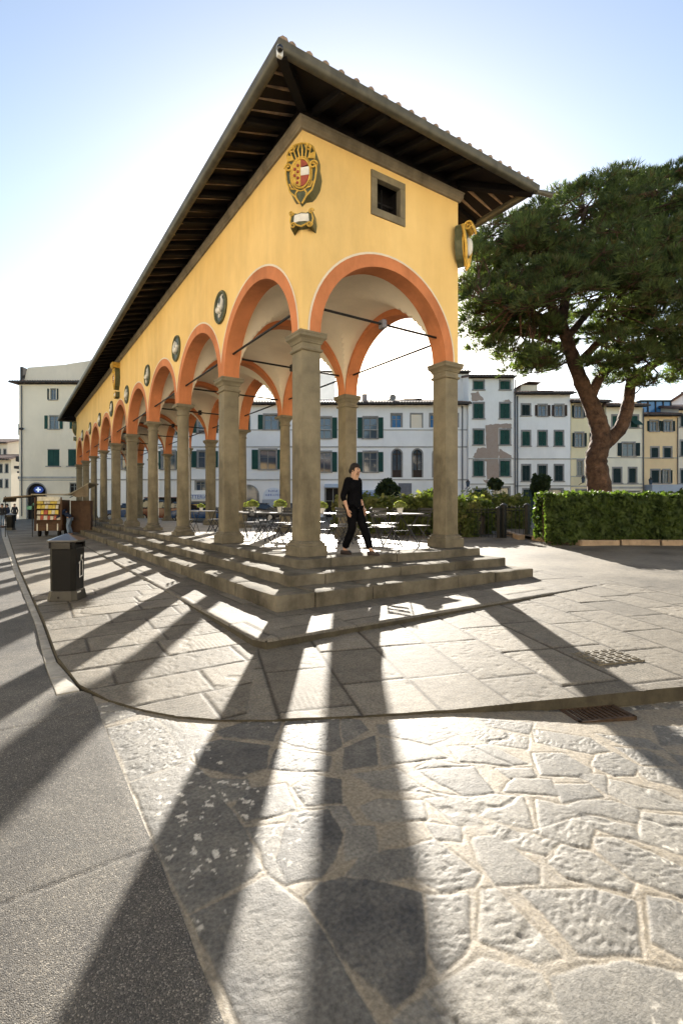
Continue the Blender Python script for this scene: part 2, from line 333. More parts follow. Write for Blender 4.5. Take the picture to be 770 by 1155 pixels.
def h_flag(x, y):
    wx = x+.035*fbm(x*3.3, y*3.3, 3, 4)+.016*fbm(x*16, y*16, 31, 3); wy = y+.035*fbm(x*3.3, y*3.3, 9, 4)+.016*fbm(x*16, y*16, 35, 3)
    e = np.full(x.shape, -.5); rd = np.full(x.shape, .5); an = np.zeros(x.shape); pt = np.zeros(x.shape); idn = np.zeros(x.shape)
    for k, P in enumerate(TRP):
        A_ = np.array(P); m = (wx > A_[:, 0].min()-.03) & (wx < A_[:, 0].max()+.03) & (wy > A_[:, 1].min()-.03) & (wy < A_[:, 1].max()+.03); ii = np.nonzero(m)[0]
        if len(ii) == 0: continue
        _, _, bd = nearest_on(wx[ii], wy[ii], P); sd = np.where(in_poly(wx[ii], wy[ii], P), bd, -bd)+.012
        b = sd > e[ii]; jj = ii[b]; e[jj] = sd[b]; rd[jj] = trand[k]; an[jj] = tang[k]; pt[jj] = tpit[k]; idn[jj] = k*3.7
    o_ = ~in_poly(x, y, HULL); ii = np.nonzero(o_)[0]                      # beyond the traced stones: random polygons
    if len(ii):
        X_, Y_ = wx[ii], wy[ii]; d1 = np.full(X_.shape, 1e9); d2 = d1.copy(); i1 = np.zeros(X_.shape, int); i2 = i1.copy()
        for k in range(nS):
            d = (X_-S2[k, 0])**2+(Y_-S2[k, 1])**2; a = d < d1; b = (~a) & (d < d2)
            d2 = np.where(a, d1, np.where(b, d, d2)); i2 = np.where(a, i1, np.where(b, k, i2)); d1 = np.where(a, d, d1); i1 = np.where(a, k, i1)
        ev = (d2-d1)/(2*(np.hypot(S2[i1, 0]-S2[i2, 0], S2[i1, 1]-S2[i2, 1])+1e-6))-.012
        b = ev > e[ii]; jj = ii[b]; e[jj] = ev[b]; rd[jj] = srand[i1][b]; an[jj] = sang[i1][b]; pt[jj] = spit[i1][b]; idn[jj] = 300+i1[b]*1.3
    st = sst(e, -.010, .030); mk = 1-sst(e, -.002, .012)
    gap = sst(.010-np.abs(e-.002)+.006*fbm(x*20, y*20, 83, 2), -.004, .018)*sst(vnoise(x*1.6+5, y*1.6, 87), .42, .60)
    ca, sa = np.cos(an), np.sin(an); u = x*ca+y*sa; v = -x*sa+y*ca
    pn = vnoise(u*30+idn, v*84, 5); pit = sst(pn, .60, .80)*np.clip(pt, 0, 1)*sst(vnoise(x*3.1, y*3.1, 23), .22, .45)
    crack = sst(.03-np.abs(fbm(x*1.7+idn, y*1.7, 41, 4)), 0, .02)*(rd > .6)
    lip = sst(e, 0, .09)
    off = _h(idn*10, idn*0, 7)-.5
    z = zs_np(x, y)-.0045+st*(.0018+.0012*lip+.002*off)-.0065*gap
    z = z+st*(.0030*fbm(x*3.5, y*3.5, 50, 3)+.0026*fbm(x*28, y*28, 60, 4)-.0040*pit-.005*crack)+(1-st)*.004*fbm(x*30, y*30, 70, 3)
    spots = sst(fbm(x*26+.3*fbm(x*60, y*60, 9, 2), y*26, 201, 3), .17, .20)*sst(fbm(x*1.1, y*1.1, 205, 2), .0, .10)*st*.9
    A = np.stack([np.clip(rd*.9+.1*fbm(x*3, y*3, 77, 3), 0, 1), np.clip(mk+.55*gap, 0, 1)*(1-.35*sst(fbm(x*7, y*7, 141, 3), 0, .2)), spots], 1)
    return z, A
street_poly = [(-4.0, -9.5), (-4.0, -3.62)]+[tuple(p) for p in KERB[7:18]]+[(1.6, -9.5)]
# hugging the kerb from the corner on
EWV = [(-4.0+.035*float(fbm(np.array([yy*3.1]), np.array([2.2]), 5, 3)[0]), yy) for yy in np.arange(-8.5, -3.30, .06)]
street_poly = [(-4.0, -9.5)]+EWV+[(-4.0, -3.26), (-3.9, -3.5)]+[tuple(p) for p in KERB[7:18]]+[(1.6, -9.5)]
o = link('street', height_sheet('street', -4.06, 1.6, -7.7, -3.3, .0078, street_poly, h_flag, m_flag)); tag(o, kind='structure')
def flat_sheet(name, poly, zf, m, n=1):
    mb = MB(); mb.poly([(x, y, float(zf(np.array(float(x)), np.array(float(y))))) for x, y in poly])
    o = mb.build(name, m); tag(o, kind='structure'); return o
def grid_sheet(name, poly, res, zf, m, dz=0.):
    P = np.array(poly); 
    return tag(link(name, height_sheet(name, P[:, 0].min(), P[:, 0].max(), P[:, 1].min(), P[:, 1].max(), res, poly, lambda x, y: (zf(x, y)+dz, np.stack([vnoise(x*1.3, y*1.3, 3), 0*x, 0*x], 1)), m)), kind='structure')
grid_sheet('street_surroundings', [(-4.0, -60), (-4.0, -7.69), (1.6, -7.69), (1.6, -6.46), (4.5, -7.62), (9, -9.4), (16, -11.8), (16, -60)], .25, zs_np, m_flag, -.003)

# --- asphalt carriageway on the left, joined in bays
def h_road(x, y):
    j1 = np.exp(-((y+3.62+.06*fbm(x*5, x*0, 5, 4))/.009)**2)+np.exp(-((y+5.42-.07*fbm(x*5, x*0, 8, 4))/.009)**2)
    edge = sst(x, -4.06, -4.0)*sst(-y, 3.2, 3.4)
    z = zs_np(x, y)+.006*fbm(x*1.2, y*1.2, 3)+.010*fbm(x*6, y*6, 90, 2)*.35-.008*j1-.003*edge+.002*fbm(x*9, y*9, 33, 3)
    return z, np.stack([vnoise(x, y, 2), 0*x, 0*x], 1)
EDGE = [(-4.0, -3.26), (-4.055, -3.13), (-4.255, -3.125), (-4.279, -2.264), (-4.286, -.249), (-4.472, 6.654), (-4.83, 23.8), (-5.0, 40)]
o = link('road', height_sheet('road', -6.4, -3.95, -8.5, 3., .0155, [(-6.4, -8.5)]+EWV+EDGE[:5]+[(-4.373, 3.), (-6.4, 3.)], h_road, m_asph)); tag(o, kind='structure')
grid_sheet('road_surroundings', [(-15.6, -60), (-4.0, -60), (-4.0, -8.5), (-6.4, -8.5), (-6.4, 3), (-4.373, 3), (-4.472, 6.654), (-4.83, 23.8), (-5.05, 45), (-5.6, 140), (-15.6, 140)], .5, zs_np, m_asph, -.002)
# flush light kerb stones between the carriageway and the raised plaza
mb = MB(); ys = [-3.12, -2.62, -2.05, -1.45, -.8, -.2]+[-.2+.9*k for k in range(1, 40)]
def lerp_line(L, y):
    L = sorted([(b, a) for a, b in L]); return float(np.interp(y, [q[0] for q in L], [q[1] for q in L]))
for y0, y1 in zip(ys[:-1], ys[1:]):
    g = .008; a0, a1 = lerp_line(EDGE[2:], y0)+.006, lerp_line(EDGE[2:], y1)+.006; b0, b1 = lerp_line(KERB[:6], y0)-.012, lerp_line(KERB[:6], y1)-.012
    z = [float(zs_np(np.array(xx), np.array(yy)))+.006 for xx, yy in ((a0, y0+g), (b0, y0+g), (b1, y1-g), (a1, y1-g))]
    top = [(a0, y0+g, z[0]), (b0, y0+g, z[1]), (b1, y1-g, z[2]), (a1, y1-g, z[3])]
    mb.add(top+[(p[0], p[1], p[2]-.12) for p in top], [(0, 1, 2, 3), (0, 4, 5, 1), (1, 5, 6, 2), (2, 6, 7, 3), (3, 7, 4, 0)])
tag(mb.build('gutter_kerb', m_kerb, bevel=.006), kind='structure')

# --- raised plaza of chiselled slabs
def slabs_h(x, y):
    """coursed slabs: along the arcade on the left, along the front kerb on the right"""
    zone = (x+2.55)*.88+(y+3.4)*(-.47) > 0                                   # right of the line from the plinth corner to the kerb corner
    t = np.where(zone, R(-19.), R(-3.)); ca, sa = np.cos(t), np.sin(t)
    u = x*ca+y*sa; v = -x*sa+y*ca
    # right zone: columns along v; left zone: rows along u
    a = np.where(zone, u, v); b = np.where(zone, v, u)
    wcol = np.where(zone, .62, .56); c = a/wcol+.12*fbm(b*.6, a*.3, 12, 2); ci = np.floor(c); ca_ = (c-ci)*wcol
    ln = .78+.55*_h(ci, ci*0+3, 8); q = b/ln+_h(ci, ci*0, 5)*7; qi = np.floor(q); cb = (q-qi)*ln
    e = np.minimum(np.minimum(ca_, wcol-ca_), np.minimum(cb, ln-cb))+.008*fbm(x*9, y*9, 4, 3)
    r1 = _h(ci, qi, 21); r2 = _h(ci, qi, 22); r3 = _h(ci, qi, 23)
    st = sst(e, .004, .024)
    ph = np.where(r3 > .5, ca_, cb); wear = sst(vnoise(x*2.2, y*2.2, 61), .25, .6)
    rid = (np.sin(ph*2*math.pi/.046)*.5)*(r2 > .45)*wear
    pits = sst(vnoise(ca_*18+r1*50, cb*40+r2*50, 6), .72, .86)*(r2 <= .45)
    crack = sst(.035-np.abs(fbm(x*1.4+r1*30, y*1.4, 43, 4)), 0, .02)*(r1 > .62)
    z = zg_np(x, y)-.009+st*(.009+(r1-.5)*.007+(r2-.5)*.02*(ca_-.3)+(r3-.5)*.014*(cb-.5)+.0032*rid-.004*pits-.006*crack+.005*fbm(x*4, y*4, 52, 3)+.0035*fbm(x*22, y*22, 63, 3))
    return z, np.stack([np.clip(.25+.6*r1+.2*fbm(x*2, y*2, 5), 0, 1), 1-st, 0*pits], 1)
pl = [p for p in KERB if p[1] < 2.0]
near = [(-4.2465, 2.)]+[tuple(p) for p in pl if p[0] < 1.7]+[(4.5, -7.62), (4.9, -7.7), (4.9, 2.)]
o = link('plaza', height_sheet('plaza', -4.3, 4.9, -7.75, 2., .016, near, slabs_h, m_slab)); tag(o, kind='structure')
grid_sheet('plaza_surroundings', [(-4.2465, 2.), (-4.344, 6.55), (-4.596, 26.66), (-4.72, 62), (14, 62), (14, 2.)], .12, lambda x, y: slabs_h(x, y)[0], m_slab)
grid_sheet('plaza_edge', [(4.9, -7.78), (9, -9.4), (16, -11.8), (60, -25), (60, 62), (14, 62), (14, 2), (4.9, 2)], .2, lambda x, y: slabs_h(x, y)[0], m_slab)
# kerb face: chiselled riser with a slim stone lip
mb = MB()
D = []
for (xa, ya), (xb, yb) in zip(KERB[:-1], KERB[1:]):
    L = math.hypot(xb-xa, yb-ya); n = max(1, int(L/.10))
    D += [(xa+(xb-xa)*k/n, ya+(yb-ya)*k/n) for k in range(n)]
vs = []
for x, y in D:
    top = float(slabs_h(np.array([x]), np.array([y]))[0][0])
    vs += [(x, y, top), (x, y, float(zs_np(np.array(x), np.array(y)))-.06)]
mb.add(vs, [(2*i, 2*i+2, 2*i+3, 2*i+1) for i in range(len(D)-1)])
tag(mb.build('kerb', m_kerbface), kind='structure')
# ground out to the horizon
mb = MB(); mb.quad((-900, -900, -1.35), (900, -900, -1.35), (900, 900, -1.35), (-900, 900, -1.35))
tag(mb.build('ground', mat('earth', (.16, .14, .11), .9, .2, .5)), kind='structure')

# --- low stone apron under the steps
m_step = mat('step_stone', (.125, .110, .084), .9, .55, 2.2, .8, 35, spec=.1, stain=.45, bdist=.012)
m_apron = mat('apron_stone', (.22, .20, .16), .7, .3, 2.5, .6, 45, stain=.35, bdist=.01)
def apron_z(x, y): return -.548+.0068*(x+2.35)+.0015*np.clip(y+3.05, 0, 40)
def h_apron(x, y):
    front = (y+3.05) < (x+2.35)*.9
    a = np.where(front, x, y); b = np.where(front, y, x)
    c = a/1.05; ci = np.floor(c); ca_ = (c-ci)*1.05; w0 = .52; q = (b+_h(ci, ci*0, 3)*.2)/w0; qi = np.floor(q); cb = (q-qi)*w0
    e = np.minimum(np.minimum(ca_, 1.05-ca_), np.minimum(cb, w0-cb))+.01*fbm(x*8, y*8, 14, 3); st = sst(e, .002, .02); r1 = _h(ci, qi, 31)
    _, _, bd = nearest_on(x, y, APR)
    lip = sst(bd+.02*fbm(x*6, y*6, 99, 3), -.004, .03)
    z = apron_z(x, y)-.03*(1-lip)-.007*(1-st)+(r1-.5)*.01+.014*fbm(x*4, y*4, 19, 4)+.004*fbm(x*20, y*20, 29, 3)
    return z, np.stack([np.clip(.2+.6*r1, 0, 1), 1-st, 0*x], 1)
APR = [(-2.15, 35.6), (-2.20, 15), (-2.30, 4), (-2.33, -2.85), (-2.25, -3.03), (1.2, -3.05), (4.75, -3.06), (4.75, -1.0), (0, -1.0), (0, 35.6)]
o = link('apron', height_sheet('apron', -2.36, 4.76, -3.1, 8., .03, APR, h_apron, m_slab)); tag(o, kind='structure')
grid_sheet('apron_strip', [(-2.263, 7.97), (-2.20, 15), (-2.15, 35.6), (-.8, 35.6), (-.8, 7.97)], .15, lambda x, y: h_apron(x, y)[0], m_slab)
mb = MB(); line = [(-2.15, 35.6), (-2.20, 15), (-2.30, 4), (-2.33, -2.85), (-2.25, -3.03), (1.2, -3.05), (4.75, -3.06), (4.75, -1.)]
D = []
for (xa, ya), (xb, yb) in zip(line[:-1], line[1:]):
    n = max(1, int(math.hypot(xb-xa, yb-ya)/.12)); D += [(xa+(xb-xa)*k/n, ya+(yb-ya)*k/n) for k in range(n)]
vs = []
for x, y in D:
    jx = .012*fbm(np.array([x*5.]), np.array([y*5.]), 7)[0]
    vs += [(x+jx, y+jx, float(apron_z(x, y))-.02), (x-jx, y-jx*.5, float(zg(x, y))-.05)]
mb.add(vs, [(2*i, 2*i+2, 2*i+3, 2*i+1) for i in range(len(D)-1)])
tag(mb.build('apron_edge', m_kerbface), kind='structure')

# --- ornate cover plate let into the plaza
g1 = gp(684, 741); t = thing('cover_plate', 'weathered metal cover plate with raised pattern, set flush in the sunlit plaza', 'manhole cover', (g1.x, g1.y, float(zg(g1.x, g1.y))+.004), R(-19))
m_cov = mat('worn_cover_iron', (.13, .115, .09), .6, .35, 12, .4, 60, metal=.3)
mb = MB(); mb.box(-.27, .27, -.2, .2, -.03, .006); mb.build('plate', m_cov, t, bevel=.003)
mb = MB()
for i in range(5):
    for j in range(4): mb.lathe([(.042, 0), (.040, .014), (.022, .014), (.020, .004)], 10, c=(-.21+i*.105, -.14+j*.093, .005))
mb.build('raised_pattern', m_cov, t)
# --- cast iron gully grate by the raised kerb
g0 = gp(670, 803, -.1)
t = thing('drain_grate', 'rusty cast iron drain grate set in the street against the raised kerb', 'drain grate', (g0.x-.02, g0.y-.03, float(zs_np(np.array(g0.x), np.array(g0.y)))+.004), R(-21))
m_iron = mat('rusted_iron', (.07, .045, .03), .75, .4, 14, .4, 60, metal=.5)
mb = MB(); W_, H_ = .26, .13
for a, b, c, d in ((-W_, W_, -H_, -H_+.025), (-W_, W_, H_-.025, H_), (-W_, -W_+.025, -H_, H_), (W_-.025, W_, -H_, H_)): mb.box(a, b, c, d, -.02, .012)
mb.build('rim', m_iron, t)
mb = MB()
for k in range(11): x = -W_+.03+k*(2*W_-.06)/10; mb.box(x-.010, x+.010, -H_+.022, H_-.022, -.02, .010)
mb.build('bars', m_iron, t)
mb = MB(); mb.box(-W_+.01, W_-.01, -H_+.01, H_-.01, -.05, -.012); mb.build('sump', mat('black_hole', (.01, .01, .01), .9, .1, 5, 0), t)

# ================================================================== THE LOGGIA
m_yel = mat('yellow_plaster', (.85, .56, .20), .85, .10, .55, .12, 25, col2=(.89, .62, .25), stain=.2, streak=.09)
m_ora = mat('orange_plaster', (.58, .21, .085), .85, .2, 1.3, .15, 30, stain=.28, streak=.15)
m_wht = mat('pale_border', (.72, .62, .48), .85, .1, 3, .1, 30)
m_vlt = mat('vault_plaster', (.80, .69, .53), .9, .10, .7, .1, 20, stain=.16)
m_pst = mat('grey_green_sandstone', (.19, .160, .105), .82, .34, 2.2, .7, 38, stain=.5, bdist=.008)
m_pst2 = mat('dark_sandstone', (.14, .12, .085), .85, .35, 3.5, .6, 40, stain=.4, bdist=.01)
m_cor = mat('cornice_stone', (.20, .165, .115), .85, .3, 3, .5, 35, stain=.35, bdist=.01)
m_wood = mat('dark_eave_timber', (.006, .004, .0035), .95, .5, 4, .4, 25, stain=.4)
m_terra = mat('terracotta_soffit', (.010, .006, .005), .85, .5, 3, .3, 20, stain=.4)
m_gut = mat('weathered_gutter_metal', (.105, .098, .075), .55, .3, 4, .15, 30, metal=.3, stain=.3)
m_tile = mat('terracotta_roof_tile', (.27, .20, .15), .85, .5, 5, .4, 30, stain=.4)
m_iron2 = mat('wrought_iron', (.022, .02, .019), .55, .3, 10, .2, 60, metal=.6)
m_dark = mat('dark_interior', (.015, .013, .012), .9, .2, 3, 0)
m_gold = mat('old_gilding', (.62, .38, .07), .45, .3, 12, .3, 60, metal=.25, stain=.25)
m_olive = mat('olive_glaze', (.085, .09, .045), .4, .4, 10, .3, 50, stain=.2)
m_red = mat('red_glaze', (.30, .065, .035), .4, .25, 12, .2, 50)
m_white = mat('white_glaze', (.70, .66, .58), .45, .12, 10, .2, 50, stain=.2)
m_disc = mat('dark_green_glaze', (.07, .085, .065), .5, .4, 10, .3, 50)

LG = thing('loggia', 'long yellow arcaded loggia with orange arches on grey stone columns', 'loggia')
YC = [n*BY for n in range(NB+1)]
# --- stepped platform
def step_block(x0, y0, x1, y1, zt, zb, bite):
    """a stone step ring on the left and front with worn, jointed blocks"""
    mb = MB(); r = random.Random(int(abs(zt)*1000))
    y = y0
    while y < y1:
        L = r.uniform(1.0, 2.1); L = min(L, y1-y); j = r.uniform(-.012, .012); dz = r.uniform(-.008, .006)
        mb.box(x0+j, x0+bite+j, y+.004, y+L-.004, zb, zt+dz); y += L
    x = x0+bite+.006
    while x < x1:
        L = r.uniform(.9, 1.9); L = min(L, x1-x); j = r.uniform(-.012, .012); dz = r.uniform(-.008, .006)
        mb.box(x+.004, x+L-.004, y0+j, y0+bite+j, zb, zt+dz); x += L
    return mb
PX0, PY0, PX1 = -.49, -.62, 3.98
plat = step_block(PX0, PY0, PX1, YE+.6, 0., -.33, .62)
def worn(o, amp=.02):
    """chip and soften: subdivide and push the vertices about a little"""
    bm = bmesh.new(); bm.from_mesh(o.data)
    for _ in range(3):
        es = [e for e in bm.edges if e.calc_length() > .16]
        if not es: break
        bmesh.ops.subdivide_edges(bm, edges=es, cuts=1, use_grid_fill=True)
    V = np.array([v.co[:] for v in bm.verts]); d = amp*2*np.stack([fbm(V[:, 1]*5+V[:, 2]*9, V[:, 0]*5, 3, 3), fbm(V[:, 0]*5+V[:, 2]*9, V[:, 1]*5, 5, 3), .7*fbm(V[:, 0]*5, V[:, 1]*5, 9, 3)], 1)
    for v, q in zip(bm.verts, d): v.co += Vector(q)
    bm.to_mesh(o.data); bm.free(); o.data.shade_smooth(); o.data.set_sharp_from_angle(angle=R(35)); return o
worn(plat.build('platform_kerb', m_step, LG, bevel=.022))
mb = MB()
nx, ny = 6, 44
for i in range(nx):
    for j in range(ny):
        x0_, x1_ = PX0+.64+(PX1-.66-PX0)*i/nx, PX0+.64+(PX1-.66-PX0)*(i+1)/nx; y0_, y1_ = PY0+.64+(YE+.2)*j/ny, PY0+.64+(YE+.2)*(j+1)/ny
        mb.box(x0_+.004, x1_-.004, y0_+.004, y1_-.004, -.2, -.004+random.uniform(-.003, .003))
mb.build('floor_slabs', mat('floor_slab', (.30, .27, .22), .6, .25, 2, .4, 40, stain=.25), LG, bevel=.004, segs=1)
worn(step_block(-1.00, -1.25, 4.02, YE+1.1, -.155, -.47, .62).build('step', m_step, LG, bevel=.025))
worn(step_block(-1.53, -1.83, 4.10, YE+1.6, -.315, -.72, .62).build('step', m_step, LG, bevel=.028), .024)
# --- columns
SHB = .275
def pier_meshes():
    s = MB(); s.lathe([(.197, SHB-.01), (.191, .5), (.190, 3.72)], square=True)
    b = MB(); b.lathe([(.282, 0), (.282, .185), (.252, .19), (.252, .235), (.226, .242), (.226, .262), (.199, .28)], square=True)
    c = MB(); c.lathe([(.192, 3.69), (.222, 3.705), (.228, 3.725), (.222, 3.748), (.196, 3.756), (.196, 3.835), (.214, 3.845), (.218, 3.865), (.236, 3.90), (.262, 3.925), (.276, 3.94), (.276, 3.985), (.284, 3.995), (.284, 4.03), (.20, 4.032)], square=True)
    return s.mesh('pier_shaft', m_pst, 30, .012), b.mesh('pier_base', m_pst2, None, .004, 1), c.mesh('pier_capital', m_pst, None, .003, 1)
def round_meshes():
    s = MB(); s.lathe([(.205, SHB-.02), (.196, SHB+.03), (.194, .8), (.190, 1.6), (.180, 2.7), (.168, 3.72)], 28)
    b = MB(); b.lathe([(.282, 0), (.282, .10), (.275, .105)], square=True); b.lathe([(.262, .10), (.278, .125), (.278, .15), (.258, .178), (.232, .185), (.226, .215), (.238, .225), (.238, .248), (.212, .262), (.205, .285)], 28)
    c = MB(); c.lathe([(.17, 3.69), (.195, 3.70), (.2, 3.725), (.192, 3.745), (.174, 3.752), (.174, 3.85), (.192, 3.86), (.215, 3.90), (.243, 3.935), (.25, 3.95)], 28); c.lathe([(.26, 3.945), (.27, 3.955), (.276, 3.99), (.276, 4.03), (.2, 4.032)], square=True)
    return s.mesh('round_shaft', m_pst, 40), b.mesh('round_base', m_pst2, 40), c.mesh('round_capital', m_pst, 40)
PM, RM = pier_meshes(), round_meshes()
SQ = {0, 1, 4, 5, 8, 9}
for n in range(NB+1):
    for x in (0, BX):
        me = PM if n in SQ else RM
        c = link('column', me[0], LG, loc=(x, YC[n], 0)); link('base', me[1], c); link('capital', me[2], c)
# --- facades
ZW, ZT = 6.42, 8.16
def fac(side):
    if side == 'W': return lambda u, z, d: (-HW-d, u, z)
    if side == 'E': return lambda u, z, d: (BX+HW+d, u, z)
    if side == 'S': return lambda u, z, d: (u, -HW-d, z)
    return lambda u, z, d: (u, YE+HW+d, z)
def intr(uc, a, k, ext=0.):
    t = math.pi*k/32; return uc-(a+ext)*math.cos(t), SPR+(RISE+ext)*math.sin(t)
wall = MB()
def arch_bay(side, u0, u1, uc, a, lo, hi):
    P = fac(side); pts = [intr(uc, a, k) for k in range(33)]
    # outer skin above the arch
    wall.quad(P(lo, SPR, 0), P(pts[0][0], SPR, 0), P(pts[0][0], ZW, 0), P(lo, ZW, 0)); wall.quad(P(pts[-1][0], SPR, 0), P(hi, SPR, 0), P(hi, ZW, 0), P(pts[-1][0], ZW, 0))
    for p, q in zip(pts[:-1], pts[1:]): wall.quad(P(*p, 0), P(*q, 0), P(q[0], ZW, 0), P(p[0], ZW, 0))
    # orange intrados, face band and inner band
    ar = MB(); cl = lambda u: min(max(u, u0), u1)
    sof = [(P(*p, .004), P(*p, -2*HW-.003)) for p in pts]
    for p, q in zip(sof[:-1], sof[1:]): ar.quad(p[0], q[0], q[1], p[1])
    band = [intr(uc, a, k, .235) for k in range(33)]
    for p, q, b, c in zip(pts[:-1], pts[1:], band[:-1], band[1:]): ar.quad(P(*p, .004), P(*q, .004), P(cl(c[0]), c[1], .004), P(cl(b[0]), b[1], .004))
    vt = [(uc-(a+.02)*math.cos(math.pi*k/32), SPR+(RISE+.20)*math.sin(math.pi*k/32)) for k in range(33)]
    for p, q, b, c in zip(pts[:-1], pts[1:], vt[:-1], vt[1:]): ar.quad(P(*p, -2*HW-.003), P(*q, -2*HW-.003), P(*c, -2*HW-.003), P(*b, -2*HW-.003))
    # imposts on either side of the opening, over the capital
    for s, uu in ((pts[0][0], lo), (pts[-1][0], hi)): pass
    o = ar.build('arch', m_ora, LG, smooth=30)
    bd = MB(); outb = [intr(uc, a, k, .275) for k in range(33)]
    for p, q, b, c in zip(band[:-1], band[1:], outb[:-1], outb[1:]):
        if cl(c[0]) == cl(q[0]) == cl(b[0]) == cl(p[0]): continue
        bd.quad(P(cl(p[0]), p[1], .008), P(cl(q[0]), q[1], .008), P(cl(c[0]), c[1], .008), P(cl(b[0]), b[1], .008))
    bd.build('border', m_wht, o, smooth=30)
a_f = (BX-2*HW)/2; a_s = (BY-2*HW)/2
for n in range(NB):
    lo = YC[n] if n else -HW; hi = YC[n+1] if n < NB-1 else YE+HW
    for s in 'WE': arch_bay(s, YC[n] if n else -HW, YC[n+1] if n < NB-1 else YE+HW, YC[n]+BY/2, a_s, lo, hi)
for s in 'SN': arch_bay(s, -HW, BX+HW, BX/2, a_f, -HW, BX+HW)
# bottoms of the wall stubs over the capitals
for n in range(NB+1):
    for x in (0, BX): wall.quad((x-HW, YC[n]-HW, SPR), (x+HW, YC[n]-HW, SPR), (x+HW, YC[n]+HW, SPR), (x-HW, YC[n]+HW, SPR))
# upper wall with the square attic window in the short front
H = (1.475, 2.075, 6.735, 7.325)
for s in 'WEN':
    P = fac(s); lo, hi = (-HW, BX+HW) if s == 'N' else (-HW, YE+HW)
    wall.quad(P(lo, ZW, 0), P(hi, ZW, 0), P(hi, ZT, 0), P(lo, ZT, 0))
P = fac('S'); lo, hi = -HW, BX+HW
for u0, u1, z0, z1 in ((lo, H[0], ZW, ZT), (H[1], hi, ZW, ZT), (H[0], H[1], ZW, H[2]), (H[0], H[1], H[3], ZT)): wall.quad(P(u0, z0, 0), P(u1, z0, 0), P(u1, z1, 0), P(u0, z1, 0))
wall.build('wall', m_yel, LG)
fr_ = MB()
for u0, u1, z0, z1 in ((1.338, 2.205, 7.32, 7.462), (1.338, 2.205, 6.592, 6.74), (1.338, 1.48, 6.742, 7.318), (2.07, 2.205, 6.742, 7.318)): fr_.box(u0, u1, -HW-.03, -HW+.1, z0, z1)
wn = fr_.build('window', m_pst, LG, bevel=.008)
attic_dark = MB(); attic_dark.box(H[0]-.2, H[1]+.2, -HW+.35, -HW+.37, H[2]-.2, H[3]+.2)
for u0, u1, z0, z1 in ((H[0]-.02, H[0]-.004, H[2], H[3]), (H[1]+.004, H[1]+.02, H[2], H[3])): attic_dark.box(u0, u1, -HW+.1, -HW+.35, z0, z1)
attic_dark.build('shutter', m_wood, wn)  # dark backing put in for the unlit attic; there is no shutter here
cb = MB(); cb.box(H[0], H[1], -HW+.21, -HW+.23, 7.02, 7.05); cb.box(1.765, 1.785, -HW+.21, -HW+.23, H[2], H[3]); cb.build('grille', m_iron2, wn)
# --- vaults and cross arches
def vault_mesh():
    a, b = BX/2-HW, BY/2-.15; n = 40; vs = []
    for i in range(n+1):
        for j in range(n+1):
            u = -math.cos(math.pi*i/n); v = -math.cos(math.pi*j/n); hgt = (RISE+.16)*max(math.sqrt(max(0, 1-u*u)), math.sqrt(max(0, 1-v*v)))
            vs.append((a*u, b*v, SPR+hgt))
    mb = MB(); mb.add(vs, [(i*(n+1)+j, (i+1)*(n+1)+j, (i+1)*(n+1)+j+1, i*(n+1)+j+1) for i in range(n) for j in range(n)])
    return mb.mesh('vault', m_vlt, 25)
VM = vault_mesh()
for n in range(NB): link('vault', VM, LG, loc=(BX/2, YC[n]+BY/2, 0))
def cross_mesh():
    a = BX/2-HW; mb = MB(); pts = [(-a*math.cos(math.pi*k/32), SPR+RISE*math.sin(math.pi*k/32)) for k in range(33)]; top = [(-(a+.03)*math.cos(math.pi*k/32), SPR+(RISE+.2)*math.sin(math.pi*k/32)) for k in range(33)]
    for k in range(32):
        p, q, b, c = pts[k], pts[k+1], top[k], top[k+1]
        mb.quad((p[0], -.152, p[1]), (q[0], -.152, q[1]), (q[0], .152, q[1]), (p[0], .152, p[1]))
        for s in (-.152, .152): mb.quad((p[0], s, p[1]), (q[0], s, q[1]), (c[0], s, c[1]), (b[0], s, b[1]))
    return mb.mesh('cross_arch', m_ora, 30)
CM = cross_mesh()
for n in range(1, NB): link('cross_arch', CM, LG, loc=(BX/2, YC[n], 0))
# attic floor keeps daylight off the vault backs
# --- iron tie rods, with small floodlights on the cross rods
def rod(a, b): mb = MB(); mb.tube([a, b], .025, 8); mb.build('tie_rod', m_iron2, LG)
m_lamp = mat('grey_lamp_housing', (.16, .15, .16), .5, .1, 5, 0, metal=.3)
ZR = 4.59
for n in range(NB+1):
    rod((HW-.12, YC[n], ZR), (BX-HW+.12, YC[n], ZR))
    lm = MB(); lm.box(BX/2-.05, BX/2+.06, YC[n]-.07, YC[n]+.07, ZR-.09, ZR+.08); lm.build('floodlight', m_lamp if n == 0 else m_iron2, LG, bevel=.012)
for n in range(NB):
    for x in (0, BX): rod((x, YC[n]+HW-.1, ZR), (x, YC[n+1]-HW+.1, ZR))
# --- cornice, eaves, gutter, roof
WR = (-HW, BX+HW, -HW, YE+HW); ER = (-1.12, 4.97, -1.20, YE+3.2)
def ring(mb, prof, rect):
    vs = []
    for d, z in prof: vs += [(rect[0]-d, rect[2]-d, z), (rect[1]+d, rect[2]-d, z), (rect[1]+d, rect[3]+d, z), (rect[0]-d, rect[3]+d, z)]
    n = len(prof); fs = [(i*4+k, i*4+(k+1) % 4, (i+1)*4+(k+1) % 4, (i+1)*4+k) for i in range(n-1) for k in range(4)]
    mb.add(vs, fs); return mb
mb = ring(MB(), [(.0, 7.605), (.045, 7.61), (.05, 7.65), (.085, 7.68), (.09, 7.765), (.105, 7.775), (.105, 7.80), (.0, 7.803)], WR); mb.build('cornice', m_cor, LG)
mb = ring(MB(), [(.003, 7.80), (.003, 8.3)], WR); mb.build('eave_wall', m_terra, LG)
ZE, SL = 7.80, math.tan(R(17))
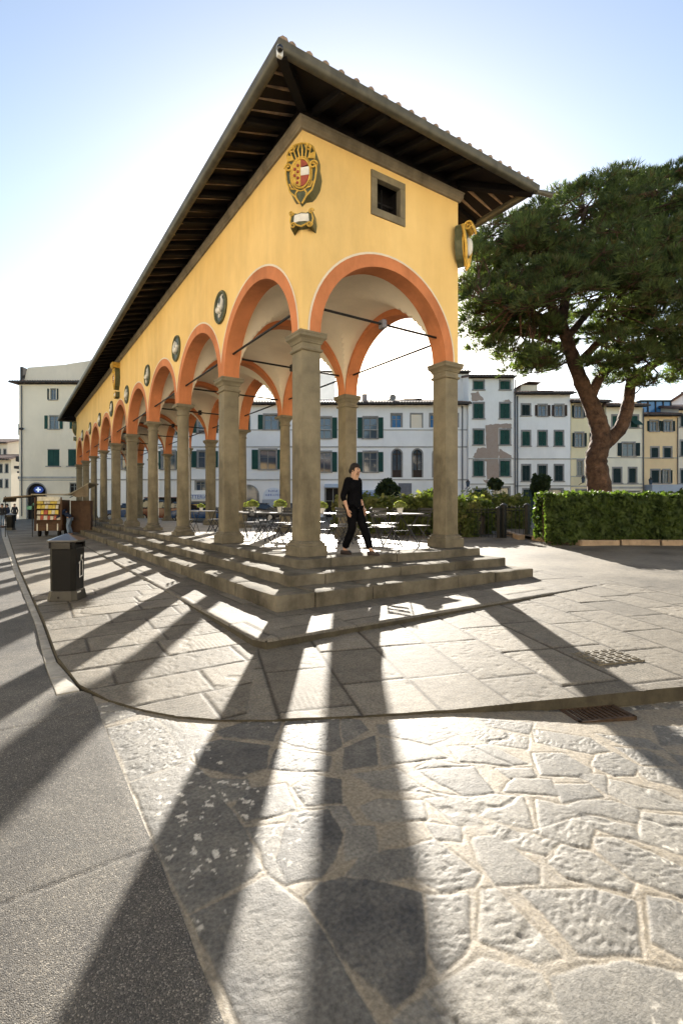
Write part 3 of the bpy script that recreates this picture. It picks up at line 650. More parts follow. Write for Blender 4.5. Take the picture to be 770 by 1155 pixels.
XM = (ER[0]+ER[1])/2; HWD = (ER[1]-ER[0])/2; RZ = ZE+HWD*SL
def hip(mb, dz, cut=True):
    a, b, c, d = [(ER[0], ER[2], ZE+dz), (ER[1], ER[2], ZE+dz), (ER[1], ER[3], ZE+dz), (ER[0], ER[3], ZE+dz)]; p, q = (XM, ER[2]+HWD, RZ+dz), (XM, ER[3]-HWD, RZ+dz)
    mb.poly([a, b, p]); mb.quad(b, c, q, p); mb.poly([c, d, q]); mb.quad(d, a, p, q); return mb
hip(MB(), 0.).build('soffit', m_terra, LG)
rf = hip(MB(), .05); rt = rf
def tile_rows(mb, side):
    step = .30
    if side in 'WE':
        y = ER[2]+.15
        while y < ER[3]:
            L = min(HWD, y-ER[2], ER[3]-y); x0, sx = (ER[0], 1) if side == 'W' else (ER[1], -1)
            if L > .1: mb.tube([(x0-sx*.05, y, ZE+.055), (x0+sx*L, y, ZE+.055+L*SL)], .075, 7)
            y += step
    else:
        x = ER[0]+.15
        while x < ER[1]:
            L = min(HWD, x-ER[0], ER[1]-x); y0, sy = (ER[2], 1) if side == 'S' else (ER[3], -1)
            if L > .1: mb.tube([(x, y0-sy*.06, ZE+.075), (x, y0+sy*L, ZE+.075+L*SL)], [.07, .06], 8)
            x += step
for s in 'WESN': tile_rows(rt, s)
for a in ((ER[0], ER[2]), (ER[1], ER[2])): rt.tube([(a[0], a[1], ZE+.1), (XM, ER[2]+HWD, RZ+.1)], .1, 8)
rt.tube([(XM, ER[2]+HWD, RZ+.1), (XM, ER[3]-HWD, RZ+.1)], .1, 8)
rt.build('roof', m_tile, LG)
# gutter: half round, following the eaves
prof = [(-.05, .075)]+[(.02+.085*math.cos(a), -.005+.085*math.sin(a)) for a in [math.pi-.3+k*(math.pi+.4)/10 for k in range(11)]]+[(.11, .075), (.10, .082)]
mb = ring(MB(), [(d, ZE-.02+z) for d, z in prof], ER)
mb.build('gutter', m_gut, LG, smooth=40)
# gutter joints
# rafters
def rafter_mesh(L):
    mb = MB(); w_, h_ = .055, .15
    mb.add([(-w_, 0, 0), (w_, 0, 0), (w_, L, L*SL), (-w_, L, L*SL), (-w_, .06, -h_*.55), (w_, .06, -h_*.55), (w_, L, L*SL-h_), (-w_, L, L*SL-h_)], [(0, 1, 2, 3), (4, 7, 6, 5), (0, 4, 5, 1), (1, 5, 6, 2), (2, 6, 7, 3), (3, 7, 4, 0)])
    return mb.mesh('rafter', m_wood, bevel=.008, segs=1)
rW, rS, rE = rafter_mesh(-HW-ER[0]+.05), rafter_mesh(-HW-ER[2]+.05), rafter_mesh(ER[1]-BX-HW+.05)
y = .35
while y < ER[3]-1.5: link('rafter', rW, LG, loc=(ER[0]+.02, y, ZE-.006), rot=(0, 0, R(-90))); y += .62
x = .05
while x < BX+.2: link('rafter', rS, LG, loc=(x, ER[2]+.02, ZE-.006)); x += .48
re_ = MB(); y = .35
while y < ER[3]-1.5:
    L = ER[1]-BX-HW; M_ = Matrix.Translation((ER[1]-.02, y, ZE-.01))
    re_.add([M_ @ Vector(p) for p in ((0, -.055, 0), (0, .055, 0), (-L, .055, L*SL), (-L, -.055, L*SL), (-.06, -.055, -.08), (-.06, .055, -.08), (-L, .055, L*SL-.15), (-L, -.055, L*SL-.15))], [(0, 1, 2, 3), (4, 7, 6, 5), (0, 4, 5, 1), (1, 5, 6, 2), (2, 6, 7, 3), (3, 7, 4, 0)]); y += .62
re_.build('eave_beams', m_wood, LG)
for (xa, ya), (xb, yb) in (((ER[0], ER[2]), (-HW, -HW)), ((ER[1], ER[2]), (BX+HW, -HW))):
    mb = MB(); p, q = Vector((xa, ya, ZE-.07)), Vector((xb, yb, ZE+.22)); d = (q-p).normalized(); n_ = Vector((-d.y, d.x, 0)).normalized()*.075
    up = Vector((0, 0, .085)); mb.add([p-n_-up, p+n_-up, q+n_-up, q-n_-up, p-n_+up*.6, p+n_+up*.6, q+n_+up*.6, q-n_+up*.6], [(0, 3, 2, 1), (4, 5, 6, 7), (0, 1, 5, 4), (1, 2, 6, 5), (2, 3, 7, 6), (3, 0, 4, 7)])
    mb.build('corner_rafter', m_wood, LG)
# rain spout at the right corner and its joint
mb = MB(); mb.tube([(ER[1]+.02, ER[2]+.02, ZE-.05), (ER[1]+.16, ER[2]-.1, ZE-.08), (ER[1]+.34, ER[2]-.26, ZE-.17)], [.05, .05, .06], 10, cap=False); mb.build('rain_spout', m_gut, LG, smooth=40)
# security camera under the corner of the gutter
cc = thing('security_camera', 'small white dome camera fixed at the sharp corner of the eaves', 'security camera', (ER[0]-.07, ER[2]-.08, ZE-.11))
mb = MB(); mb.box(-.045, .045, -.02, .05, -.09, .08); mb.build('housing', mat('white_plastic', (.7, .7, .68), .4, .05, 4, 0), cc, bevel=.02)
mb = MB(); mb.ball((-.03, -.05, -.02), .05, 12, 8); mb.build('dome', mat('smoked_dome', (.01, .01, .012), .15, .1, 4, 0, spec=.6), cc, smooth=60)
# --- round medallions over the columns
def spiral(c, r0, r1, turns, a0, d, n=26):
    return [(c[0]+(r0+(r1-r0)*k/n)*math.cos(a0+turns*2*math.pi*k/n), d, c[1]+(r0+(r1-r0)*k/n)*math.sin(a0+turns*2*math.pi*k/n)) for k in range(n+1)]
def medallion(y, k):
    Mt = Matrix(((0, -1, 0, -HW), (-1, 0, 0, y), (0, 0, 1, 5.77), (0, 0, 0, 1)))      # local (u, out, v) on the long wall
    X = lambda p: Mt @ Vector(p)
    mb = MB(); n = 36
    rim = [(.39, 0), (.40, .035), (.375, .06), (.345, .045), (.33, .02)]
    vs = [X((r*math.cos(2*math.pi*j/n), d, r*math.sin(2*math.pi*j/n))) for r, d in rim for j in range(n)]
    mb.add(vs, [(i*n+j, i*n+(j+1) % n, (i+1)*n+(j+1) % n, (i+1)*n+j) for i in range(len(rim)-1) for j in range(n)])
    o = mb.build('medallion', m_olive, LG, smooth=35)
    mb = MB(); mb.poly([X((.335*math.cos(2*math.pi*j/n), .018, .335*math.sin(2*math.pi*j/n))) for j in range(n)]); mb.build('field', m_disc, o)
    rr = random.Random(k*5+2); mb = MB()
    sgn = 1 if k % 2 else -1
    body = [(-.20*sgn, .03, .05), (-.10*sgn, .045, -.06), (.02*sgn, .05, -.10), (.14*sgn, .045, -.02), (.17*sgn, .04, .12), (.08*sgn, .035, .22), (.16*sgn, .03, .27)]
    mb.tube([X(p) for p in body], [.03, .075, .085, .06, .045, .03, .01], 8)
    for q in range(3):
        a = rr.uniform(0, 6.28); cx_, cz_ = rr.uniform(-.12, .1), rr.uniform(-.2, .2); mb.tube([X((cx_+t*.1*math.cos(a), .03, cz_+t*.1*math.sin(a))) for t in (-1, 0, 1)], [.015, .05, .012], 6)
    mb.build('relief', m_white, o, smooth=60)
for n in range(1, NB): medallion(YC[n], n)
# --- carved coats of arms
def crest(loc, az, s=1., back=.3, plaque=True, name='coat_of_arms', volute=False):
    """az: heading of the outward normal; built in (u right, w out, v up) metres"""
    n_ = Vector((math.sin(az), math.cos(az), 0)); r_ = Vector((-n_.y, n_.x, 0))*1.
    r_ = Vector((0, 0, 1)).cross(n_)
    Mt = Matrix(((r_.x*s, n_.x*s, 0, loc[0]), (r_.y*s, n_.y*s, 0, loc[1]), (0, 0, s, loc[2]), (0, 0, 0, 1)))
    X = lambda p: Mt @ Vector(p); tr = lambda ps: [X(p) for p in ps]
    out = [(0, -.56), (.06, -.46), (.15, -.40), (.20, -.32), (.27, -.14), (.30, .02), (.29, .12), (.27, .2), (.27, .33), (.23, .44), (.14, .51), (0, .53)]
    out = out+[(-u, v) for u, v in out[::-1][1:-1]]
    mb = MB(); mb.prism(out, -back, .05, Mt); o = mb.build(name, m_olive, LG, bevel=.015)
    g = MB()
    for sg in (-1, 1):
        g.tube(tr([(sg*u, .065, v) for u, v in ((.02, -.55), (.10, -.42), (.2, -.33), (.255, -.16), (.28, 0), (.275, .1))]), .016, 6)
        g.tube(tr(spiral((sg*.225, .10), .075, .015, 1.4*sg, 0 if sg > 0 else math.pi, .075)), .017, 6)
        g.tube(tr([(sg*u, .06, v) for u, v in ((.245, .2), (.255, .33), (.21, .43), (.12, .495), (0, .515))]), .016, 6)
        for q in range(3):
            g.tube(tr([(sg*(.02+.062*q), .06, .25), (sg*(.04+.075*q), .12, .36), (sg*(.02+.062*q), .09, .47-.02*q)]), .013, 6)
        g.tube(tr(spiral((sg*.16, .40), .06, .012, 1.2*sg, math.pi/2, .10)), .016, 6)
        g.tube(tr([(sg*u, .06, v) for u, v in ((.05, -.30), (.10, -.36), (.09, -.42))]), .014, 6)
        g.tube(tr([(sg*u, .06, v) for u, v in ((.10, -.28), (.17, -.27), (.21, -.18))]), .014, 6)
    for sg in (-1, 1): g.prism([(sg*u, v) for u, v in ((.12, .23), (.235, .215), (.25, .33), (.17, .30))], .045, .075, Mt)
    n = 32; oval = lambda r: [(.155*r*math.cos(2*math.pi*k/n), .235*r*math.sin(2*math.pi*k/n)-.02) for k in range(n)]
    g.tube(tr([(u, .07, v) for u, v in oval(1.1)+oval(1.1)[:1]]), .017, 6)
    g.tube(tr([(u, .055, v) for u, v in oval(1.28)+oval(1.28)[:1]]), .011, 6)
    g.build('gilded_scrolls', m_gold, o, smooth=50)
    def half(pts, m, nm, dep):
        mb = MB(); mb.prism(pts, .03, dep, Mt); mb.build(nm, m, o, bevel=.004)
    L = [(u, v) for u, v in oval(1.) if u <= .001]; Rr = [p for p in oval(1.)[24:]+oval(1.)[:9]]
    half(L, m_gold, 'shield_half', .085)
    half([p for p in Rr if p[1] > .075]+[(0, .075)], m_red, 'shield_band', .083)
    lowr = sorted([p for p in Rr if p[1] <= -.07], key=lambda p: math.atan2(p[1]+.02, p[0])); half([(0, -.07)]+lowr+[(.148, -.07)], m_red, 'shield_band', .083)
    half([(0, -.068), (.150, -.068), (.155, -.02), (.146, .073), (0, .073)], m_white, 'shield_band', .086)
    b = MB()
    for u, v in ((-.05, .11), (-.105, .05), (-.05, 0), (-.11, -.06), (-.05, -.11), (-.06, -.19)): b.ball(X((u, .09, v)), .026*s, 10, 6)
    b.build('shield_balls', m_red, o, smooth=60)
    if volute:                                                       # deep scrolled crown, read from the side
        v_ = MB()
        for q in (-.2, -.1, 0, .1, .2): v_.tube(tr([(q*(1-.3*k/40), .17+(.12-.10*k/40)*math.cos(-.6+k*.26), .40+(.12-.10*k/40)*math.sin(-.6+k*.26)) for k in range(41)]), .024, 7)
        for sg in (-1, 1): v_.tube(tr([(sg*.26, .06, .42), (sg*.27, .10, .2), (sg*.25, .14, -.1), (sg*.18, .12, -.36), (sg*.04, .08, -.56)]), .035, 8)
        v_.tube(tr([(0, .10, -.40), (0, .14, -.55), (0, .08, -.66)]), [.07, .05, .02], 8); v_.build('volute', m_gold, o, smooth=50)
        f_ = MB(); f_.prism([(u*.8, v*.85) for u, v in out], .05, .12, Mt); f_.build('raised_cartouche', m_olive, o, bevel=.015)
        w2 = MB(); w2.ball(X((0, .14, -.06)), .1, 10, 8, (1, 1, 2.0)); w2.build('relief', m_white, o, smooth=60)
    if plaque:
        pq = [(-.2, -.95), (-.1, -.90), (0, -.97), (.1, -.90), (.2, -.95), (.22, -.82), (.2, -.66), (.08, -.70), (0, -.68), (-.08, -.70), (-.2, -.66), (-.22, -.82)]
        mb = MB(); mb.prism(pq, -back*.8, .03, Mt); p = mb.build('scroll_plaque', m_olive, o, bevel=.012)
        mb = MB(); mb.prism([(-.14, -.87), (-.06, -.85), (.06, -.85), (.14, -.87), (.13, -.73), (0, -.71), (-.13, -.73)], .02, .045, Mt); p2 = mb.build('tablet', m_white, o, bevel=.006)
        g = MB()
        for sg in (-1, 1):
            g.tube(tr(spiral((sg*.18, -.69), .05, .01, 1.3*sg, 0, .045)), .013, 6); g.tube(tr(spiral((sg*.15, -.91), .055, .012, -1.3*sg, 0, .045)), .013, 6)
            g.tube(tr([(sg*.19, .03, -.72), (sg*.21, .03, -.82), (sg*.19, .03, -.9)]), .014, 6)
        g.tube(tr([(-.1, .04, -.9), (0, .05, -.945), (.1, .04, -.9)]), .016, 6)
        g.build('plaque_scrolls', m_gold, o, smooth=50)
    return o
crest((-HW-.02, -HW-.02, 6.79), R(225), 1.0, .30)
crest((BX+HW+.05, -HW-.10, 6.62), R(152), .84, .15, plaque=False, volute=True)
o = crest((-HW-.16, BY*4.5, 6.85), R(270), .95, .20)
mb = MB(); mb.box(-HW-.34, -HW+.02, BY*4.5-.27, BY*4.5+.27, 7.40, 7.56); mb.box(-HW-.30, -HW+.02, BY*4.5-.22, BY*4.5+.22, 7.33, 7.40); mb.build('gilded_bracket', m_gold, LG, bevel=.01)
crest((-HW-.02, YE+HW+.02, 6.79), R(315), 1.0, .30)

# ================================================================== TREES, HEDGES, FENCE
def cards(P, Nn, size, aspect, rr, k=1):
    """small leaf-sized quads at points P facing roughly along Nn"""
    n = len(P); a = rr.normal(size=(n, 3)); Nn = Nn/np.linalg.norm(Nn, axis=1, keepdims=True)
    t = np.cross(a, Nn); t /= np.linalg.norm(t, axis=1, keepdims=True)+1e-9; b = np.cross(Nn, t)
    s = size*(.6+.8*rr.random((n, 1)))
    V = np.stack([P-t*s-b*s*aspect, P+t*s-b*s*aspect, P+t*s*.7+b*s*aspect, P-t*s*.7+b*s*aspect], 1).reshape(-1, 3)
    return V, np.arange(4*n).reshape(-1, 4)
def needles(P, Dn, L, wd, rr, m):
    """tufts: m slim blades fanning from each point P around the direction Dn"""
    n = len(P); P = np.repeat(P, m, 0); Dn = np.repeat(Dn, m, 0)+rr.normal(size=(n*m, 3))*.55
    Dn /= np.linalg.norm(Dn, axis=1, keepdims=True); a = rr.normal(size=(n*m, 3)); t = np.cross(a, Dn); t /= np.linalg.norm(t, axis=1, keepdims=True)+1e-9
    l = L*(.6+.7*rr.random((n*m, 1))); w_ = wd*(.7+.6*rr.random((n*m, 1)))
    V = np.stack([P-t*w_*.4, P+t*w_*.4, P+Dn*l*.6+t*w_, P+Dn*l*.6-t*w_, ], 1)
    V2 = np.stack([P+Dn*l*.6-t*w_, P+Dn*l*.6+t*w_, P+Dn*l+t*w_*.15, P+Dn*l-t*w_*.15], 1)
    V = np.concatenate([V, V2], 0).reshape(-1, 3)
    return V, np.arange(len(V)).reshape(-1, 4)
def bez(p, n=10):
    """smooth path through points (Catmull-Rom)"""
    p = [Vector(q) for q in p]; p = [p[0]*2-p[1]]+p+[p[-1]*2-p[-2]]; out = []
    for i in range(1, len(p)-2):
        for k in range(n):
            t = k/n; out.append(.5*((2*p[i])+(p[i+1]-p[i-1])*t+(2*p[i-1]-5*p[i]+4*p[i+1]-p[i+2])*t*t+(3*p[i]-p[i-1]-3*p[i+1]+p[i+2])*t**3))
    out.append(p[-2]); return out
m_bark = mat('pine_bark', (.065, .038, .026), .9, .6, 4, 1.0, 7, col2=(.145, .082, .052), stain=.4, bdist=.12)
m_pine = leaf_mat('pine_needles', (.022, .036, .014), (.145, .185, .070), .42, 1.5)
m_pine2 = leaf_mat('pine_dry_needles', (.10, .07, .03), (.06, .075, .028), .3, .7)

DT = 21.0
tb = fr(676, 560, DT); tb.z = -.35
T_ = thing('pine_tree', 'tall umbrella pine with reddish forked trunk and broad dark crown', 'tree', tb)
def px(p, q, d): return fr(p, q, d)
def limb(mb, pts, r0, r1, lump=.06, n=12):
    path = bez(pts, 8); L = len(path); rr = random.Random(int(r0*1000)+len(pts))
    n *= 2; i0 = len(mb.v); mb.tube(path, [(r0+(r1-r0)*k/(L-1))*(1+rr.uniform(-lump, lump)) for k in range(L)], n)
    for k in range(L):                                              # ridged, plated bark
        for j in range(n):
            q = Vector(mb.v[i0+k*n+j]); rad_ = q-path[k]; a_ = 1+.22*float(fbm(np.array([j*1.1+k*.15]), np.array([k*.45]), 7, 3)[0]); mb.v[i0+k*n+j] = tuple(path[k]+rad_*a_)
    return path
tk = MB()
main = limb(tk, [(tb.x, tb.y, -.5), px(676, 555, DT), px(672, 520, DT), px(678, 492, DT), px(669, 462, DT), px(655, 430, DT-.2), px(643, 395, DT-.5), px(632, 360, DT-.8)], .52, .20, .07, 14)
trunk = tk.build('trunk', m_bark, T_, smooth=60, world=True)
def branch(pts, r0, r1, name='branch'):
    mb = MB(); p = limb(mb, pts, r0, r1); mb.build(name, m_bark, T_, smooth=60, world=True); return p
B = []
B.append(branch([px(682, 500, DT), px(700, 482, DT), px(708, 455, DT+.2), px(713, 430, DT+.4), px(735, 412, DT+.6), px(775, 392, DT+.6), px(815, 372, DT+.5)], .30, .11))
B.append(branch([px(711, 432, DT+.4), px(703, 408, DT+1.), px(690, 395, DT+1.6), px(672, 382, DT+2.2)], .15, .06))
B.append(branch([px(664, 452, DT), px(682, 418, DT-.4), px(716, 405, DT-.9), px(745, 393, DT-1.3), px(790, 372, DT-1.6), px(830, 340, DT-1.7)], .21, .09))
B.append(branch([px(650, 412, DT-.2), px(668, 393, DT-.8), px(683, 376, DT-1.4), px(690, 350, DT-2.0), px(706, 325, DT-2.3)], .17, .07))
B.append(branch([px(640, 385, DT-.5), px(622, 345, DT-1), px(612, 310, DT-1.2), px(596, 270, DT-1.), px(590, 235, DT-.8)], .2, .06))
B.append(branch([px(633, 362, DT-.8), px(640, 325, DT-.6), px(652, 280, DT), px(660, 235, DT+.4)], .22, .06))
B.append(branch([px(646, 402, DT-.3), px(620, 385, DT+1), px(590, 378, DT+1.6), px(560, 372, DT+1.8)], .13, .04))
B.append(branch([px(637, 372, DT-.7), px(600, 352, DT-2), px(565, 345, DT-2.8), px(545, 335, DT-3)], .12, .04))
B.append(branch([px(640, 380, DT-.6), px(665, 350, DT+1.), px(700, 310, DT+1.8), px(740, 270, DT+2.)], .16, .05))
B.append(branch([px(775, 392, DT+.6), px(790, 350, DT+1.5), px(815, 300, DT+2.)], .1, .04))
# crown: clumps over a flattened dome, each a burst of needle tufts round a twig
rr = np.random.default_rng(5)
cl = []
c0 = np.array(fr(690, 345, DT)); Rt = np.array(RGT); Fw = np.array(FWD)
def crown_outline(a):   # photograph's outline, radii in metres about c0, a measured from right, up positive
    pass
# clump centres given by picture place and depth offset inside the crown volume
OUT = [(520, 300), (517, 345), (530, 385), (560, 415), (600, 428), (640, 432), (690, 442), (740, 432), (800, 430), (860, 400), (890, 340), (880, 270), (840, 215), (790, 190), (740, 190), (700, 193), (670, 200), (640, 208), (612, 222), (588, 240), (560, 245), (535, 262)]
OP = np.array(OUT, float)
n_try = 0
while len(cl) < 740 and n_try < 40000:
    n_try += 1
    x, y = rr.uniform(505, 890), rr.uniform(185, 445)
    if not in_poly(np.array([x]), np.array([y]), OUT)[0]: continue
    # depth half extent: umbrella, thinner at the edge
    bx_, by_, bd_ = nearest_on(np.array([x]), np.array([y]), OUT); e = float(bd_[0])
    ext = 5.2*math.sqrt(min(1, (e+8)/110))
    dz = rr.uniform(-1, 1)*ext
    if e < 9 and rr.random() < .45: continue
    # underside is open: branches show through between y 330..430
    if 345 < y < 432 and rr.random() < (.30 if y > 385 else .12): continue
    if 625 < x < 668 and 345 < y < 440 and dz < 1.5: continue
    # the gap with bare twigs left of the middle
    if ((x-652)/26)**2+((y-245)/22)**2 < 1 and rr.random() < .8: continue
    if ((x-668)/40)**2+((y-340)/10)**2 < 1 and rr.random() < .6: continue
    cl.append((np.array(fr(x, y, DT+dz)), y))
Pts = []; Dirs = []
twm = MB(); nb = [p for b in B+[main[-20:]] for p in b]
for c, y in cl:
    k = int(rr.integers(36, 60)); R_ = rr.uniform(.38, .78)
    d = rr.normal(size=(k, 3)); d /= np.linalg.norm(d, axis=1, keepdims=True); d[:, 2] = np.abs(d[:, 2])*.9-.15
    r_ = R_*(.35+.65*rr.random((k, 1))**.5)
    p = c+d*r_*np.array([1, 1, .62]); Pts.append(p); dd = d+np.array([0, 0, .55]); Dirs.append(dd)
    q = min(nb, key=lambda v: (v-Vector(c)).length_squared); cv = Vector(c)
    mid = (q+cv)/2+Vector((rr.normal()*.2, rr.normal()*.2, -.15)); twm.tube([q, mid, cv], [.045, .03, .015], 5)
    for j in range(0, k, 9): twm.tube([cv, Vector(p[j])], [.014, .006], 4)
twm.build('twigs', m_bark, T_, world=True)
Pts = np.concatenate(Pts); Dirs = np.concatenate(Dirs)
sel = rr.random(len(Pts)) < .20
V, Fq = needles(Pts[~sel], Dirs[~sel], .27, .0125, rr, 10); link('crown', np_mesh('crown', V-np.array(tb), Fq, m_pine), T_)
V, Fq = needles(Pts[sel], Dirs[sel], .24, .0125, rr, 10); link('dry_needles', np_mesh('dry_needles', V-np.array(tb), Fq, m_pine2), T_)

# ---- clipped hedge behind a stone kerb, right
m_hedge = leaf_mat('hedge_leaves', (.020, .036, .009), (.095, .135, .030), .42, 3)
m_shrub = leaf_mat('shrub_leaves', (.035, .06, .014), (.14, .16, .045), .45, 3.5)
m_shrub2 = leaf_mat('shrub_pale_leaves', (.09, .10, .04), (.23, .22, .09), .45, 3.5)
m_twig = mat('hedge_twigs', (.06, .04, .025), .9, .3, 8, 0)
m_bed = mat('bed_earth', (.10, .07, .045), .95, .4, 6, .6, 30)
K0, K1, K2 = gp(599, 609.5), gp(655, 615.5), gp(770, 615.5)
dirH = (K2-K1); dirH.z = 0; dirH.normalize(); nrm = Vector((-dirH.y, dirH.x, 0))
if nrm.dot(FWD) < 0: nrm = -nrm
K3 = K1+dirH*14
m_bedk = mat('bed_kerb_stone', (.33, .24, .16), .8, .3, 4, .4, 40, stain=.35)
kb = MB()
def kerb_run(mb, a, b, wd, h, n, z0=None):
    for k in range(n):
        p = a.lerp(b, k/n+.002); q = a.lerp(b, (k+1)/n-.002); d = (q-p).normalized(); s = Vector((-d.y, d.x, 0)); s = s if s.dot(FWD) > 0 else -s
        zb = zg(p.x, p.y)-.08; zt = zg(p.x, p.y)+h
        vs = [p, q, q+s*wd, p+s*wd]; mb.add([Vector((v.x, v.y, zb)) for v in vs]+[Vector((v.x, v.y, zt)) for v in vs], [(3, 2, 1, 0), (4, 5, 6, 7), (0, 1, 5, 4), (1, 2, 6, 5), (2, 3, 7, 6), (3, 0, 4, 7)])
kerb_run(kb, K1, K3, .22, .17, 12); kerb_run(kb, K0, K1, .22, .17, 2); kerb_run(kb, K0+Vector((.06, .3, 0)), K0+nrm*3.5+Vector((.06, 0, 0)), .22, .17, 3)
bedk = tag(kb.build('planting_bed_kerb', m_bedk, bevel=.015), 'low tan stone kerb around the clipped hedge bed', 'kerb')
mb = MB(); q = [K0+nrm*.1, K1+nrm*.1, K3+nrm*.1, K3+nrm*5, K0+nrm*5]; mb.poly([(p.x, p.y, zg(p.x, p.y)+.12) for p in q]); tag(mb.build('bed_soil', m_bed), kind='structure')
def hedge(name, label, path, half, z0, z1, n, m, seed, m2=None, rough=.12, size=.045, cat='hedge', top_noise=.1):
    rh = np.random.default_rng(seed); P = []; Nn = []
    seg = [(Vector(a), Vector(b)) for a, b in zip(path[:-1], path[1:])]; tot = sum((b-a).length for a, b in seg)
    for a, b in seg:
        L = (b-a).length; k = int(n*L/tot); d = (b-a).normalized(); s = Vector((-d.y, d.x, 0)); s = s if s.dot(FWD) < 0 else -s
        t = rh.random(k)*L; f = rh.random(k); u0_ = rh.uniform(-1, 1, k)
        # top 40 %, front 45 %, back 15 %
        hz = z1+top_noise*(fbm(t*2.2+seed, u0_*1.5, seed, 5)*2)
        w1 = half*(1+.25*fbm(t*2.1, t*.1, seed+5, 3)*2)
        u = np.where(f < .36, rh.uniform(-1, 1, k)*w1, np.where(f < .86, w1, -w1)); zz = np.where(f < .36, hz, z0+(hz-z0)*rh.random(k)**.8)
        bl = fbm(t*3.1, zz*3.1, seed+9, 4)*rough*2; u = u+np.where(f < .36, 0, np.sign(u)*bl)+rh.normal(size=k)*rough*.35; zz = zz+np.where(f < .36, bl, 0)+rh.normal(size=k)*rough*.35
        nn = np.where((f < .36)[:, None], np.array([[0, 0, 1.]]), np.array([[s.x, s.y, .2]])*np.sign(u)[:, None])+rh.normal(size=(k, 3))*.6
        P.append(np.array(a)[None, :]*[1, 1, 0]+np.array(d)[None, :]*t[:, None]+np.array(s)[None, :]*u[:, None]+np.array([[0, 0, 1.]])*zz[:, None]); Nn.append(nn)
    P = np.concatenate(P); Nn = np.concatenate(Nn)
    root = thing(name, label, cat, (path[0][0], path[0][1], z0))
    sh = np.array(root.location)
    if m2 is not None:
        s2 = fbm(P[:, 0]*1.1, P[:, 1]*1.1+P[:, 2], seed+3, 3) > .10
        V, Fq = cards(P[s2], Nn[s2], size*1.1, 1.5, rh); link('pale_foliage', np_mesh('pale_foliage', V-sh, Fq, m2), root); P = P[~s2]; Nn = Nn[~s2]
    V, Fq = cards(P, Nn, size, 1.5, rh); link('foliage', np_mesh('foliage', V-sh, Fq, m), root)
    # woody inside: many stems
    st = MB()
    for a, b in seg:
        L = (b-a).length; k = int(L*9)
        for j in range(k):
            p = a.lerp(b, rh.random()); d = (b-a).normalized(); s = Vector((-d.y, d.x, 0)); o_ = s*rh.uniform(-.5, .5)*half
            st.tube([(p.x+o_.x, p.y+o_.y, z0), (p.x+o_.x*1.3+rh.normal()*.08, p.y+o_.y*1.3+rh.normal()*.08, (z0+z1)/2), (p.x+o_.x*1.7+rh.normal()*.12, p.y+o_.y*1.7+rh.normal()*.12, z1-.08)], [.018, .014, .006], 4)
        d = (b-a).normalized(); s = Vector((-d.y, d.x, 0))*half*.62
        st.add([Vector((v.x, v.y, zz)) for zz in (z0, z1-.22) for v in (a+d*.2-s, b-d*.2-s, b-d*.2+s, a+d*.2+s)], [(3, 2, 1, 0), (4, 5, 6, 7), (0, 1, 5, 4), (1, 2, 6, 5), (2, 3, 7, 6), (3, 0, 4, 7)])  # solid dark box stands in for the shaded inside among the twigs
    st.build('stems_and_core', m_twig, root, world=True)
    return root
hs = K1-dirH*.95+nrm*.85
hedge('hedge', 'clipped dark green hedge with sunlit top behind the low stone kerb', [hs, hs+dirH*3.2, hs+dirH*13], .62, -.22, 1.17, 66000, m_hedge, 3, None, .15, .040, top_noise=.11)
# ---- loose shrubs behind the railing, left of the gate
s0, s1, s2 = gp(392, 601), gp(470, 603.5), gp(556, 606.5)
sh_ = FWD*1.1
hedge('shrub_border', 'loose yellow green shrubs behind the iron railing beyond the tables', [s0+sh_*1.1, s1+sh_, s2+sh_], .80, -.3, .90, 42000, m_shrub, 21, m_shrub2, .36, .05, cat='shrubs', top_noise=.55)
s3, s4 = gp(548, 600), gp(612, 600)
hedge('garden_shrubs', 'pale and green garden shrubs seen through the iron gate', [s3+FWD*2.2, s4+FWD*2.2], .9, -.3, .98, 24000, m_shrub, 33, m_shrub2, .45, .05, cat='shrubs', top_noise=.9)
s5, s6 = fr(200, 590, 40), fr(400, 590, 33)
# ---- iron railing and gate
m_rail = mat('dark_iron_paint', (.03, .03, .028), .5, .3, 6, .1, 30, metal=.4)
def railing(name, label, cat, a, b, h, sp, gate=False):
    root = thing(name, label, cat, (a.x, a.y, a.z)); L = (b-a).length; d = (b-a).normalized()
    r_ = MB()
    for z in (.12, h-.12, h-.02): r_.tube([a+Vector((0, 0, z)), b+Vector((0, 0, z))], .016, 6)
    r_.build('rails', m_rail, root, world=True)
    p = MB(); k = int(L/sp)
    for i in range(k+1):
        q = a+d*(L*i/k); p.tube([q, q+Vector((0, 0, h))], .010, 6); p.add([q+Vector((.022*math.cos(t), .022*math.sin(t), h)) for t in (0, 1.57, 3.14, 4.71)]+[q+Vector((0, 0, h+.09))], [(0, 1, 4), (1, 2, 4), (2, 3, 4), (3, 0, 4)])
    p.build('bars', m_rail, root, world=True)
    for q in ((a, b) if gate else (b,)):
        mb = MB(); mb.box(q.x-.07, q.x+.07, q.y-.07, q.y+.07, a.z-.1, a.z+h+.06); mb.lathe([(.1, 0), (.1, .03), (.02, .1)], c=(q.x, q.y, a.z+h+.06), square=True); mb.build('post', m_rail, root, world=True, bevel=.008)
    return root
ra, rb, rc_ = gp(420, 604), gp(566.5, 606.5), gp(594.5, 606.5)
railing('railing', 'low dark iron railing in front of the loose shrubs', 'railing', ra, rb-dirH*.12, 1.08, .13)
railing('gate', 'dark iron garden gate between two square posts', 'gate', rb+dirH*.05, rc_, 1.15, .12, True)
